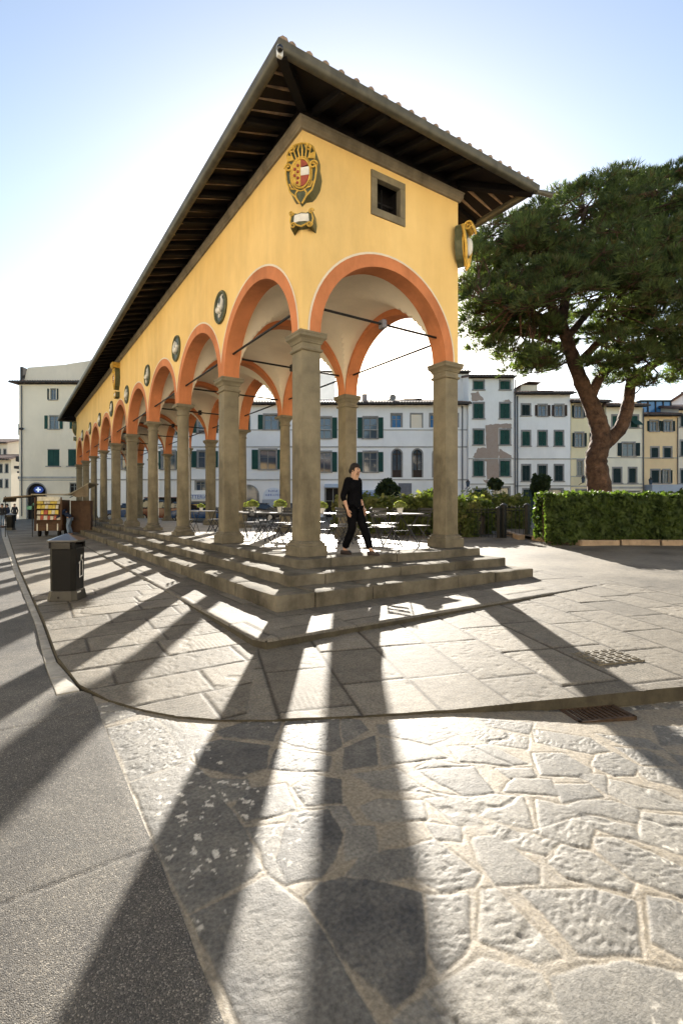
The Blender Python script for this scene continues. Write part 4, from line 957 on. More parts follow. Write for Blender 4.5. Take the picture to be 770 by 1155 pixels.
# a bench in the garden, just its back rail over the hedge
# ---- small trees before the far houses
def small_tree(name, label, pxc, pyc, d, rx, rz, zb, n, m, seed, trunk_r=.05):
    c = fr(pxc, pyc, d); root = thing(name, label, 'tree', (c.x, c.y, zb)); rs = np.random.default_rng(seed)
    P = []; 
    for _ in range(26):
        v = rs.normal(size=3); v /= np.linalg.norm(v); cc = np.array(c)+v*np.array([rx, rx, rz])*rs.uniform(.2, .8); k = n//26
        q = rs.normal(size=(k, 3)); q /= np.linalg.norm(q, axis=1, keepdims=True); P.append(cc+q*np.array([rx, rx, rz])*.42*(rs.random((k, 1))**.4))
    P = np.concatenate(P); V, Fq = cards(P, rs.normal(size=P.shape)+[0, 0, .5], .085, 1.6, rs); link('crown', np_mesh('crown', V-np.array(root.location), Fq, m), root)
    mb = MB(); mb.tube([(c.x, c.y, zb), (c.x+.05, c.y, (zb+c.z)/2), (c.x, c.y, c.z)], [trunk_r, trunk_r*.8, trunk_r*.4], 8)
    for k in range(7): a = rs.uniform(0, 6.28); mb.tube([(c.x, c.y, c.z-rz*.6), (c.x+rx*.6*math.cos(a), c.y+rx*.6*math.sin(a), c.z+rz*rs.uniform(-.3, .7))], [trunk_r*.5, trunk_r*.15], 5)
    mb.build('trunk', m_bark, root, world=True)
m_dkleaf = leaf_mat('dark_leaves', (.018, .03, .014), (.04, .06, .022), .25, 1.2)
small_tree('small_tree', 'dark round tree right of the walking person before the long white house', 438, 551, 41, 1.15, 1.0, -.3, 5000, m_dkleaf, 4)
small_tree('small_tree', 'sparse little tree before the house with bare brick', 558, 546, 40, .55, .55, -.3, 900, m_dkleaf, 8, .04)
small_tree('small_tree', 'slim dark bushy tree rising behind the garden gate', 609, 549, 38, .75, 1.0, -.3, 2600, m_dkleaf, 9)

# ================================================================== HOUSES
def plaster(n, c, stain=.13, v=.06): return mat(n, c, .9, v, .35, .15, 12, stain=stain)
m_hw = plaster('white_wall', (.82, .81, .79)); m_hw2 = plaster('pale_wall', (.82, .81, .80)); m_hc = plaster('cream_wall', (.82, .72, .48)); m_hc2 = plaster('ivory_wall', (.82, .76, .62)); m_ho = plaster('ochre_wall', (.80, .60, .36)); m_hp = plaster('warm_ivory_wall', (.80, .71, .56)); m_hb = plaster('beige_wall', (.78, .69, .56))
m_sur = mat('grey_stone_trim', (.27, .26, .25), .85, .25, 2, .3, 20, stain=.3)
m_lin = mat('trim_line', (.40, .39, .37), .85, .2, 1, .2, 12, stain=.3)
def shutter_mat(n, c):
    m = mat(n, c, .55, .25, 1.5, 0); N, K = nodes_of(m); tc = N.new('ShaderNodeTexCoord'); wv = N.new('ShaderNodeTexWave'); wv.bands_direction = 'Z'; wv.inputs['Scale'].default_value = 4.2
    K.new(tc.outputs['Object'], wv.inputs['Vector']); bp = N.new('ShaderNodeBump'); bp.inputs['Strength'].default_value = .9; bp.inputs['Distance'].default_value = .03; K.new(wv.outputs['Fac'], bp.inputs['Height']); K.new(bp.outputs['Normal'], N['Principled BSDF'].inputs['Normal']); return m
m_shg = shutter_mat('green_shutter', (.022, .075, .06)); m_shd = shutter_mat('dark_shutter', (.018, .035, .035)); m_shb = shutter_mat('brown_shutter', (.06, .04, .03))
m_glass = mat('window_glass', (.05, .07, .10), .06, .3, .4, 0, spec=.8); m_skygl = mat('sky_tinted_glass', (.05, .16, .34), .1, .2, .6, 0, spec=.8)  # the bluer glass has reflected sky put into its base colour
m_frm = mat('window_frame_paint', (.22, .22, .21), .6, .1, 5, 0); m_ftile = mat('old_roof_tile', (.16, .10, .08), .9, .45, 1.2, .5, 8, stain=.35)
m_edge = mat('dark_eave', (.05, .045, .042), .8, .3, 2, 0); m_pipe = mat('drain_pipe', (.10, .10, .11), .5, .2, 3, 0, metal=.5)
m_brick = bpy.data.materials.new('bare_brick'); N, K = nodes_of(m_brick)
bt = N.new('ShaderNodeTexBrick'); tc = N.new('ShaderNodeTexCoord'); mp = N.new('ShaderNodeMapping'); mp.inputs['Rotation'].default_value = (R(90), 0, 0); K.new(tc.outputs['Object'], mp.inputs['Vector']); K.new(mp.outputs['Vector'], bt.inputs['Vector'])
bt.inputs['Scale'].default_value = 3.2; bt.inputs['Color1'].default_value = (.27, .15, .10, 1); bt.inputs['Color2'].default_value = (.34, .23, .17, 1); bt.inputs['Mortar'].default_value = (.42, .38, .34, 1); bt.inputs['Mortar Size'].default_value = .03
nz = N.new('ShaderNodeTexNoise'); nz.inputs['Scale'].default_value = 1.5; nz.inputs['Detail'].default_value = 8; K.new(tc.outputs['Object'], nz.inputs['Vector']); mx = N.new('ShaderNodeMixRGB'); mx.inputs['Color2'].default_value = (.36, .30, .26, 1); K.new(nz.outputs['Fac'], mx.inputs['Fac']); K.new(bt.outputs['Color'], mx.inputs['Color1']); K.new(mx.outputs['Color'], N['Principled BSDF'].inputs['Base Color'])
N['Principled BSDF'].inputs['Roughness'].default_value = .9

class House:
    """a house whose front stands square to the square's far side, measured from the photograph at distance D"""
    def __init__(s, name, label, D, x0, x1, ytop, wall, depth=9., zbase=-.45, cat='house', frame=None):
        s.D = D; s.o = CAM.copy(); s.o.z = 0
        s.u0, s.u1, s.zt, s.zb = s.U(x0), s.U(x1), s.Z(ytop), zbase; s.w = wall; s.dep = depth; s.holes = []; s.uc = (s.u0+s.u1)/2
        base = s.o+FWD*D+RGT*s.uc; s.root = thing(name, label, cat, (base.x, base.y, zbase), -YAW); s.rnd = random.Random(int(x0*7+x1))
    def U(s, px): return (px-CX)/F*s.D
    def Z(s, py): return .91+(CY-py)/F*s.D
    def loc(s, u, y, z): return (u-s.uc, y, z-s.zb)
    def part(s, mb, nm, m, par=None, **k):
        mb.v = [s.loc(*p) for p in mb.v]; return mb.build(nm, m, par or s.root, **k)
    def win(s, x0, x1, y0, y1, kind='closed', sh=None, glass=None, sur=True, sill=True):
        u0, u1, z1, z0 = s.U(x0), s.U(x1), s.Z(y0), s.Z(y1); sh = sh or m_shg; leaves = None
        if kind in ('open', 'half'):
            w_ = u1-u0; leaves = (u0, u1); q = w_*.24; a, b = u0+q, u1-q
        else: a, b = u0, u1
        s.holes.append((a, b, z0, z1)); dn = .10
        fr_ = MB(); t = .13
        if sur:
            fr_.box(a-t, a-.002, -.035, .02, z0, z1); fr_.box(b+.002, b+t, -.035, .02, z0, z1); fr_.box(a-t, b+t, -.04, .02, z1+.002, z1+t+.04)
        else: fr_.box(a-.03, b+.03, -.025, .02, z1+.002, z1+.07)
        o = s.part(fr_, 'window', m_sur)
        if sill: mb = MB(); mb.box(a-t-.05, b+t+.05, -.12, .04, z0-.11, z0-.003); s.part(mb, 'sill', m_sur, o)
        if kind == 'closed':
            for p, q in ((a, (a+b)/2-.012), ((a+b)/2+.012, b)):
                mb = MB(); mb.box(p, q, .03, .075, z0+.01, z1-.01); s.part(mb, 'shutter', sh, o)
        elif kind == 'blank':
            mb = MB(); mb.box(a, b, .04, .08, z0, z1); s.part(mb, 'infill', m_hb, o)
        else:
            mb = MB(); mb.box(a, b, .16, .18, z0, z1); s.part(mb, 'pane', glass or m_glass, o)
            mb = MB(); c = (a+b)/2; mb.box(a, a+.06, .12, .158, z0, z1); mb.box(b-.06, b, .12, .158, z0, z1); mb.box(c-.045, c+.045, .12, .158, z0, z1); mb.box(a+.06, c-.045, .125, .158, z1-.08, z1); mb.box(c+.045, b-.06, .125, .158, z1-.08, z1)
            zm = z0+(z1-z0)*.62; mb.box(a+.06, c-.045, .13, .158, zm, zm+.05); mb.box(c+.045, b-.06, .13, .158, zm, zm+.05); s.part(mb, 'sash', m_frm, o)
            if leaves:
                for p, q in ((leaves[0], a-t-.01), (b+t+.01, leaves[1]+.0)):
                    if q-p > .12:
                        mb = MB(); mb.box(p, q, -.09, -.045, z0-.02, z1+.02); s.part(mb, 'shutter', sh, o)
    def arched(s, x0, x1, y0, y1, m, bottom=None):
        u0, u1, z1, z0 = s.U(x0), s.U(x1), s.Z(y0), s.Z(y1); r = (u1-u0)/2; c = (u0+u1)/2; zs = z1-r
        s.holes.append((u0, u1, z0, z1)); o = MB(); n = 14
        A = [(c-r*math.cos(math.pi*k/n), zs+r*math.sin(math.pi*k/n)) for k in range(n+1)]; B_ = [(c-(r+.14)*math.cos(math.pi*k/n), zs+(r+.14)*math.sin(math.pi*k/n)) for k in range(n+1)]
        for k in range(n):
            o.quad((A[k][0], -.03, A[k][1]), (A[k+1][0], -.03, A[k+1][1]), (B_[k+1][0], -.03, B_[k+1][1]), (B_[k][0], -.03, B_[k][1])); o.quad((A[k][0], -.03, A[k][1]), (A[k+1][0], -.03, A[k+1][1]), (A[k+1][0], .2, A[k+1][1]), (A[k][0], .2, A[k][1]))
        o.quad((u0, -.03, z0), (u0, -.03, zs), (u0-.14, -.03, zs), (u0-.14, -.03, z0)); o.quad((u1, -.03, z0), (u1, -.03, zs), (u1+.14, -.03, zs), (u1+.14, -.03, z0)); o.quad((u0, -.03, z0), (u0, -.03, zs), (u0, .2, zs), (u0, .2, z0)); o.quad((u1, -.03, z0), (u1, -.03, zs), (u1, .2, zs), (u1, .2, z0)); o.quad((u0-.14, -.03, z0), (u0-.14, -.03, zs), (u0-.14, .0, zs), (u0-.14, .0, z0)); o.quad((u1+.14, -.03, z0), (u1+.14, -.03, zs), (u1+.14, .0, zs), (u1+.14, .0, z0)); w_ = s.part(o, 'window', m_sur)
        f = MB()
        for k in range(n):   # spandrels between the square hole and the arch
            zc = z1; f.quad((A[k][0], -.002, A[k][1]), (A[k+1][0], -.002, A[k+1][1]), (A[k+1][0], -.002, zc), (A[k][0], -.002, zc))
        s.part(f, 'spandrel', s.w, w_)
        p = MB(); p.box(u0, u1, .17, .19, z0, z1); s.part(p, 'pane', m, w_)
        if bottom:
            b = MB(); b.box(u0, u1, .05, .165, z0, z0+bottom); b.box(c-.04, c+.04, .12, .165, z0+bottom, z1); b.box(u0, u1, .12, .16, zs-.04, zs+.04); s.part(b, 'door_panel', m_shb, w_)
    def string(s, y, h=.14, d=.06):
        z = s.Z(y); mb = MB(); mb.box(s.u0-.0, s.u1+.0, -d, .02, z-h/2, z+h/2); s.part(mb, 'string_course', m_lin)
    def pipe(s, x, y0=None):
        u = s.U(x); mb = MB(); mb.tube([(u, -.12, s.zt-.3), (u, -.12, s.zb+.2)], .06, 8); s.part(mb, 'drainpipe', m_pipe)
    def finish(s, over=.7, slope=17, side=.25, roof=True, hip=False, wallcol=None):
        us = sorted({s.u0, s.u1, *[h[0] for h in s.holes], *[h[1] for h in s.holes]}); zs = sorted({s.zb, s.zt, *[h[2] for h in s.holes], *[h[3] for h in s.holes]})
        us = [u for u in us if s.u0 <= u <= s.u1]; mb = MB()
        for a, b in zip(us[:-1], us[1:]):
            for c, d in zip(zs[:-1], zs[1:]):
                m, n = (a+b)/2, (c+d)/2
                if any(h[0] < m < h[1] and h[2] < n < h[3] for h in s.holes): continue
                mb.quad((a, 0, c), (b, 0, c), (b, 0, d), (a, 0, d))
        for h in s.holes:
            for a, b in (((h[0], h[2]), (h[0], h[3])), ((h[1], h[2]), (h[1], h[3])), ((h[0], h[2]), (h[1], h[2])), ((h[0], h[3]), (h[1], h[3]))): mb.quad((a[0], 0, a[1]), (b[0], 0, b[1]), (b[0], .25, b[1]), (a[0], .25, a[1]))
        for u in (s.u0, s.u1): mb.quad((u, 0, s.zb), (u, s.dep, s.zb), (u, s.dep, s.zt), (u, 0, s.zt))
        mb.quad((s.u0, s.dep, s.zb), (s.u1, s.dep, s.zb), (s.u1, s.dep, s.zt), (s.u0, s.dep, s.zt))
        tl = math.tan(R(slope)); rz = s.zt+s.dep/2*tl
        if roof:
            for u in (s.u0, s.u1): mb.poly([(u, 0, s.zt), (u, s.dep, s.zt), (u, s.dep/2, rz)])
        s.part(mb, 'wall', s.w)
        if roof:
            a, b = s.u0-side, s.u1+side; r_ = MB(); th = .16
            for sg, y0, y1 in ((1, -over, s.dep/2), (-1, s.dep+over, s.dep/2)):
                z0 = s.zt-over*tl; P = [(a, y0, z0), (b, y0, z0), (b, y1, rz), (a, y1, rz)]
                r_.add(P+[(p[0], p[1], p[2]+th) for p in P], [(3, 2, 1, 0), (4, 5, 6, 7), (0, 1, 5, 4), (1, 2, 6, 5), (2, 3, 7, 6), (3, 0, 4, 7)])
            k = int((b-a)/.28)
            for i in range(k): u = a+.14+i*.28; z0 = s.zt-over*tl+th; r_.tube([(u, -over-.04, z0), (u, s.dep/2, rz+th)], .085, 6)
            r_.tube([(a, s.dep/2, rz+th), (b, s.dep/2, rz+th)], .13, 7)
            s.part(r_, 'roof', m_ftile)
            e = MB(); z0 = s.zt-over*tl; e.box(a, b, -over-.10, -over-.01, z0-.02, z0+.13); e.box(s.u0, s.u1, -.10, -.003, s.zt-.16, s.zt-.02)
            n_ = int((s.u1-s.u0)/.6)
            for i in range(n_+1): u = s.u0+.05+(s.u1-s.u0-.1)*i/n_; e.add([(u-.05, -over, z0-.02), (u+.05, -over, z0-.02), (u+.05, 0, s.zt-.02), (u-.05, 0, s.zt-.02), (u-.05, -over+.05, z0-.09), (u+.05, -over+.05, z0-.09), (u+.05, 0, s.zt-.14), (u-.05, 0, s.zt-.14)], [(0, 1, 2, 3), (4, 7, 6, 5), (0, 4, 5, 1), (1, 5, 6, 2), (2, 6, 7, 3), (3, 7, 4, 0)])
            s.part(e, 'eaves', m_edge)
        return s
    def block(s, nm, x0, x1, y0, y1, d0, d1, m, par=None, bevel=0.):
        mb = MB(); mb.box(s.U(x0), s.U(x1), d0, d1, s.Z(y1), s.Z(y0)); return s.part(mb, nm, m, par, bevel=bevel)
    def scrawl(s, x0, x1, y0, y1, m, d, par):
        mb = MB(); u, e, z0, z1 = s.U(x0), s.U(x1), s.Z(y1), s.Z(y0)            # lettering too far off to read
        while u < e:
            w_ = s.rnd.uniform(.06, .14); a = z0+(z1-z0)*s.rnd.choice((0, 0, .15)); b = z0+(z1-z0)*s.rnd.choice((.7, 1, 1, .85))
            mb.box(u, min(u+w_*.45, e), d-.01, d, a, b)
            if s.rnd.random() < .6: mb.box(u+w_*.45, u+w_, d-.01, d, a+(b-a)*.4, a+(b-a)*.6)
            u += w_+.06
        s.part(mb, 'lettering', m, par)
    def text(s, body, x0, x1, y0, y1, m, d, par):
        cu = bpy.data.curves.new('lettering', 'FONT'); cu.body = body; cu.align_x = 'CENTER'; cu.align_y = 'CENTER'; cu.extrude = .01
        t = bpy.data.objects.new('tmp', cu); COL.objects.link(t); bpy.context.view_layer.update()
        wd, ht = max(t.dimensions.x, .01), max(t.dimensions.y, .01); me = bpy.data.meshes.new_from_object(t.evaluated_get(bpy.context.evaluated_depsgraph_get()))
        bpy.data.objects.remove(t); W_, H_ = s.U(x1)-s.U(x0), s.Z(y0)-s.Z(y1); cx_, cz = (s.U(x0)+s.U(x1))/2, (s.Z(y0)+s.Z(y1))/2
        bx = [v.co.x for v in me.vertices]; bz = [v.co.y for v in me.vertices]; mx_, mz_ = (min(bx)+max(bx))/2, (min(bz)+max(bz))/2
        for v in me.vertices: v.co = Vector(s.loc(cx_+(v.co.x-mx_)*W_/wd, d-v.co.z, cz+(v.co.y-mz_)*H_/ht))
        me.materials.clear(); me.materials.append(m); return link('lettering', me, par)
m_blue = mat('sign_blue', (.04, .10, .36), .5, .1, 4, 0); m_sgn = mat('sign_white', (.62, .66, .72), .5, .05, 4, 0); m_awn = mat('grey_awning_cloth', (.36, .40, .47), .85, .1, 2, .2, 20); m_awnb = mat('pale_blue_awning', (.42, .50, .62), .85, .1, 2, .2, 20)
m_chim = mat('chimney_render', (.33, .28, .26), .9, .25, 2, .3, 15)
# ---- long white house
h = House('white_house', 'long low white house with green shutters seen through the arches', 50, 96, 526.5, 455, m_hw2, 10)
for a in ((403, 432, 471, 494), (351, 380, 471, 494), (403, 432, 510, 532), (351, 380, 510, 532), (291, 320, 468, 484), (284, 320, 507.5, 529), (216, 246, 509, 527), (216, 246, 473, 488), (130, 158, 473, 490), (130, 158, 509, 529), (176, 204, 473, 490), (176, 204, 509, 529), (255, 282, 469, 485)): h.win(*a, kind='open')
h.win(441.5, 452.5, 467.5, 482, 'glass', glass=m_skygl, sill=False); h.win(463.5, 475.5, 467.5, 482.5, 'blank', sill=False); h.win(485, 496, 467.5, 482, 'glass', glass=m_skygl, sill=False); h.win(505, 516, 467.5, 482, 'glass', glass=m_skygl, sill=False)
for x in (442.5, 465.5, 488.5): h.arched(x, x+10, 507, 538.5, m_glass, .75)
h.arched(269, 291, 548, 590, m_glass); h.arched(479, 494, 553, 590, m_dark)
h.string(504); h.string(541); h.string(484.8, .09)
m_dkw = mat('grey_plank_door', (.16, .16, .18), .7, .2, 3, 0)
h.block('door', 449, 464, 545, 592, -.05, -.003, m_dkw)
h.win(367, 384, 550, 590, 'glass', glass=m_dark, sill=False); h.block('shop_canopy', 366, 386, 546, 550, -.5, -.003, m_awnb)
a = h.block('awning', 405, 430, 553, 561, -.8, -.003, m_awnb); h.scrawl(408, 427, 555, 559.5, m_blue, -.812, a); h.win(406, 428, 561.5, 590, 'glass', glass=m_dark, sill=False, sur=False)
mb = MB(); mb.prism([(h.U(308)+h.U(319.5)-h.U(308), h.Z(559))]+[(h.U(308)+(h.U(319)-h.U(308))*math.cos(math.pi*k/14), h.Z(559)+(h.Z(550)-h.Z(559))*math.sin(math.pi*k/14)) for k in range(1, 14)]+[(h.U(296.5), h.Z(559)), (h.U(296.5), h.Z(563)), (h.U(319.5), h.Z(563))], -.12, -.004); ap = h.part(mb, 'arched_sign', m_sgn)
h.scrawl(303, 313, 552.5, 555, m_blue, -.13, ap); h.scrawl(299.5, 316.5, 557, 559.5, m_blue, -.13, ap); h.block('awning', 297, 319, 563.5, 570, -.9, -.004, m_awn); h.win(297.5, 318.5, 570.5, 592, 'glass', glass=m_dark, sill=False, sur=False)
sg = h.block('shop_sign', 214, 236.5, 557, 563.5, -.12, -.004, m_sgn); h.text('TTERIA', 216, 234, 558.3, 562.3, m_blue, -.125, sg); h.win(214, 236, 566, 592, 'glass', glass=m_dark, sill=False, sur=False); h.win(221, 231, 543, 553, 'glass', sill=False)
h.pipe(521); h.pipe(264)
h.finish(.75, 13)
zr = h.zt+1.2
def on_roof(h, x, y, d): return h.loc(h.U(x), d, h.Z(y))
h.block('chimney', 410.3, 415.8, 438.5, 456, 2.2, 2.8, m_chim, bevel=.02)
for x, y, r in ((444.5, 447, .42), (447, 441, .36)):
    mb = MB(); c = Vector((h.U(x), 3., h.Z(y))); n = 14; vs = [c+Vector((0, .12, 0))]+[c+Vector((r*math.cos(2*math.pi*k/n), -.05, r*math.sin(2*math.pi*k/n))) for k in range(n)]; mb.add(vs, [(0, 1+k, 1+(k+1) % n) for k in range(n)]); mb.tube([c+Vector((0, .1, 0)), c+Vector((0, .15, -1.4))], .03, 6); mb.tube([c+Vector((0, .0, -.3)), c+Vector((0, -.35, 0))], .015, 5); h.part(mb, 'satellite_dish', m_sur)
d = h.block('dormer', 458, 481, 443.5, 458, 3.5, 7, m_hw); h.block('dormer_window', 466, 472.5, 446, 452.5, 3.42, 3.49, m_skygl, d); mb = MB(); mb.add([(h.U(456), 3.3, h.Z(444)), (h.U(462), 3.3, h.Z(441.8)), (h.U(483), 3.3, h.Z(441.8)), (h.U(483), 7, h.Z(441.8)), (h.U(462), 7, h.Z(441.8)), (h.U(456), 7, h.Z(444)), (h.U(456), 3.3, h.Z(443)), (h.U(483), 3.3, h.Z(441))], [(0, 1, 2, 7, 6), (0, 5, 4, 1), (1, 4, 3, 2)]); h.part(mb, 'dormer_roof', m_ftile, d)
mb = MB(); mb.tube([(h.U(420), 2.5, h.Z(455)), (h.U(420), 2.5, h.Z(440))], .025, 5); mb.tube([(h.U(418.7), 2.5, h.Z(442)), (h.U(421.3), 2.5, h.Z(442))], .015, 4); h.part(mb, 'aerial', m_pipe)
# ---- grey blue block behind it
h = House('apartment_block', 'plain grey blue block rising behind the long white house roof', 100, 352, 378, 419, m_hw2, 8); h.finish(.2, 1, .1)
# ---- tall house with bare brick
h = House('brick_patched_house', 'tall narrow white house with bare brick patches and green shutters', 49.6, 528, 579.5, 425, m_hw, 10)
for y0, y1 in ((429.8, 439.2), (455, 471.8), (485, 501.4), (519.8, 537)):
    for x0, x1 in ((534, 545), (563.8, 574.6)): h.win(x0, x1, y0, y1, 'closed', m_shg)
h.string(517.3, .12); h.string(546, .12); h.win(535, 548, 552, 590, 'closed', m_shd, sill=False); h.win(556, 574, 550, 590, 'glass', sill=False)
def patch(h, pts, seed):
    rr_ = random.Random(seed); out = []
    for (x0, y0), (x1, y1) in zip(pts, pts[1:]+pts[:1]):
        for k in range(5): t = k/5; out.append((h.U(x0+(x1-x0)*t+rr_.uniform(-.7, .7)), h.Z(y0+(y1-y0)*t+rr_.uniform(-.7, .7))))
    mb = MB(); mb.prism(out, -.012, -.004); h.part(mb, 'bare_brick', m_brick)
patch(h, [(547.5, 479.5), (561.5, 478), (561.8, 505), (562, 540), (548.5, 541), (548.3, 520), (532.5, 516), (539, 505.5), (548, 505)], 3)
patch(h, [(531, 444), (539, 441.5), (545.5, 451), (531.5, 453)], 4); patch(h, [(566, 451.5), (573, 450.5), (577.5, 454), (575.8, 454)], 5); patch(h, [(562.2, 505.5), (576, 513), (577, 517), (562.3, 517)], 6); patch(h, [(549, 547), (545, 541.3), (556, 541.3), (553, 549)], 7); patch(h, [(561.5, 478), (576.3, 477.8), (577, 483), (562, 483)], 9)
h.pipe(580.2)
h.finish(.45, 12, .1)
h2 = House('side_wing', 'windowless pale wing beside the tall brick patched house', 52, 508, 528.6, 420, m_hw2, 8); h2.finish(.3, 8, .1)
# ---- white three-bay house
h = House('plain_house', 'white house of three window bays left of the pine trunk', 50, 580.5, 643, 443.5, m_hw2, 9)
h.win(588.3, 597.3, 456.5, 468.5, 'closed', m_shd); h.win(603, 620, 457, 469, 'open', m_shb); h.win(622, 639, 457, 469, 'open', m_shb)
for y0, y1, m in ((486.6, 502.7, m_shg), (525, 542.5, m_shd)):
    for x0, x1 in ((588.7, 597.3), (607, 616), (625.5, 634.5)): h.win(x0, x1, y0, y1, 'closed', m)
h.string(517.6, .12); h.string(548, .12); h.win(590, 602, 552, 590, 'closed', m_shd, sill=False); h.win(612, 634, 552, 590, 'glass', sill=False)
h.pipe(583); h.finish(.7, 13)
h.block('roof_tower', 600, 620, 426, 452, 3, 6, m_hp); mb = MB(); mb.add([(h.U(597), 2.6, h.Z(428)), (h.U(608), 2.6, h.Z(423.5)), (h.U(622), 2.6, h.Z(424.5)), (h.U(597), 6.4, h.Z(428)), (h.U(608), 6.4, h.Z(423.5)), (h.U(622), 6.4, h.Z(424.5)), (h.U(597), 2.6, h.Z(427)), (h.U(608), 2.6, h.Z(422.5)), (h.U(622), 2.6, h.Z(423.5)), (h.U(597), 6.4, h.Z(427)), (h.U(608), 6.4, h.Z(422.5)), (h.U(622), 6.4, h.Z(423.5))], [(0, 1, 4, 3), (1, 2, 5, 4), (6, 7, 10, 9), (7, 8, 11, 10), (0, 1, 7, 6), (1, 2, 8, 7), (3, 4, 10, 9), (4, 5, 11, 10)]); h.part(mb, 'tower_roof', m_ftile)
# ---- yellow cream house behind the trunk
h = House('cream_house', 'yellow cream house directly behind the pine trunk', 50.3, 643.6, 683, 453, m_hc, 9)
for a in ((644.6, 660, 457.5, 470.5), (664, 680, 457.5, 470.5), (645, 661, 488.5, 503.5), (664.5, 680, 488.5, 503.5)): h.win(*a, kind='open', sh=m_shd)
h.win(649, 659, 520, 536, 'half', m_shd); h.win(667, 677, 520, 536, 'half', m_shd); h.string(517.5, .1); h.string(537.5, .1); h.string(548.5, .14); h.win(650, 664, 553, 590, 'glass', sill=False)
h.finish(.7, 13)
h = House('ivory_house', 'ivory house with two closed dark shutters right of the pine trunk', 50, 683.4, 724.5, 457.5, m_hc2, 9)
h.win(690.3, 698.3, 469, 482, 'closed', m_shg); h.win(711, 719, 469, 482, 'closed', m_shg); h.win(696, 721, 499.8, 514, 'open', m_shd); h.win(691.2, 700, 528.3, 544.5, 'closed', m_shd); h.win(709, 717, 528.3, 544.5, 'closed', m_shd)
h.string(483, .09); h.string(516.2, .09); h.string(546, .12); h.string(550, .2); h.win(702, 722, 554, 590, 'glass', sill=False, sur=False)
for x in (713.5, 717.5):
    mb = MB(); mb.add([(h.U(x-2.5), -.05, h.Z(474)), (h.U(x+2.5), -.05, h.Z(474)), (h.U(x+2.5), -.8, h.Z(480)), (h.U(x-2.5), -.8, h.Z(480)), (h.U(x-2.5), -.05, h.Z(474.5)), (h.U(x+2.5), -.05, h.Z(474.5)), (h.U(x+2.5), -.8, h.Z(480.5)), (h.U(x-2.5), -.8, h.Z(480.5))], [(0, 1, 2, 3), (4, 7, 6, 5), (0, 1, 5, 4), (2, 3, 7, 6), (1, 2, 6, 5), (3, 0, 4, 7)]); h.part(mb, 'propped_shutter', m_shg)
h.pipe(724.6); h.finish(.8, 12)
# ---- ochre house with roof terrace
h = House('ochre_house', 'ochre house with a glazed roof terrace and a grey awning', 50.2, 725.2, 764.5, 468, m_ho, 9)
h.win(729.5, 745, 475, 486, 'open', m_shd); h.win(745.5, 760.5, 475, 486, 'open', m_shd); h.win(734.3, 742, 505, 516, 'closed', m_shd); h.win(748.5, 756.5, 505, 516, 'closed', m_shd); h.win(734.3, 743, 530.5, 544.5, 'closed', m_shd); h.win(745, 757.5, 530.5, 544.5, 'half', m_shd)
h.string(516.5, .09); h.pipe(763.5)
aw = h.block('awning', 726, 763.5, 547, 563, -1.3, -.05, m_awn); mb = MB(); mb.tube([(h.U(759), -1.31, h.Z(553.5)), (h.U(759), -1.33, h.Z(553.5))], .29, 20); lg = h.part(mb, 'emblem', m_edge, aw); mb = MB(); mb.tube([(h.U(759)+.02, -1.345, h.Z(550.5)), (h.U(759)+.02, -1.345, h.Z(553)), (h.U(759)+.15, -1.345, h.Z(555))], .03, 6); h.part(mb, 'emblem_mark', m_sgn, aw)
h.finish(.6, 12, .1)
g = h.block('roof_terrace', 739, 775, 447, 462, 2.5, 6, m_skygl); mb = MB()
for x in (739, 748, 757, 766, 775): mb.box(h.U(x)-.05, h.U(x)+.05, 2.4, 2.49, h.Z(462), h.Z(447))
mb.box(h.U(738), h.U(776), 2.3, 6.2, h.Z(446.9), h.Z(445.5)); h.part(mb, 'pergola', m_edge, g); h.block('parapet', 727, 739, 446, 470, 3, 6, m_ho)
# ---- last house on the right
h = House('beige_house', 'beige house at the right end of the row', 50, 765, 805, 461, m_hb, 9)
for y0, y1 in ((468, 481), (497.5, 514), (530, 545)): h.win(767.5, 776, y0, y1, 'closed', m_shd); h.win(786, 795, y0, y1, 'closed', m_shd)
h.finish(.7, 13)
h = House('far_house', 'pale house beyond the right end of the row', 51, 806, 880, 445, m_hw, 9)
for y0, y1 in ((456, 471), (490, 506), (524, 541)):
    for x in (815, 838, 860): h.win(x, x+10, y0, y1, 'closed', m_shg)
h.finish(.7, 13)
# ---- tall ivory house at the street corner, far left
h = House('corner_house', 'tall ivory house at the street corner beyond the end of the loggia', 56, 21.5, 128, 432, m_hp, 12)
h.win(53.8, 66, 438.5, 450.5, 'half', m_shd, sur=False); h.win(50.5, 71, 468.8, 483.5, 'open', m_shg, sur=False); h.win(79, 99, 468.8, 483.5, 'open', m_shg, sur=False); h.win(53.6, 67, 507, 525.5, 'closed', m_shg, sur=False); h.win(76.8, 90, 507, 525.5, 'closed', m_shg, sur=False); h.win(78.5, 88, 545, 556, 'glass', glass=m_dark, sur=False, sill=False)
h.arched(31, 51.5, 545.3, 590, m_dark); h.string(538.6, .22, .09); h.string(541.5, .10)
h.pipe(25); mb = MB(); mb.tube([(h.U(24), -.3, h.Z(484)), (h.U(28.5), -.45, h.Z(484))], .12, 8); h.part(mb, 'wall_lamp', m_edge)
mb = MB(); r_ = random.Random(4)
for y0, y1, d in ((477, 490, .42), (514, 520, .7), (525, 528, .9), (531, 533, .55), (537, 540, .45), (450, 456, .3)):
    mb = MB(); mb.box(h.u0-d, h.u0-.01, .5, 3., h.Z(y1), h.Z(y0)); h.part(mb, 'side_balcony', m_edge)
h.finish(.5, 3, .85, wallcol=None)
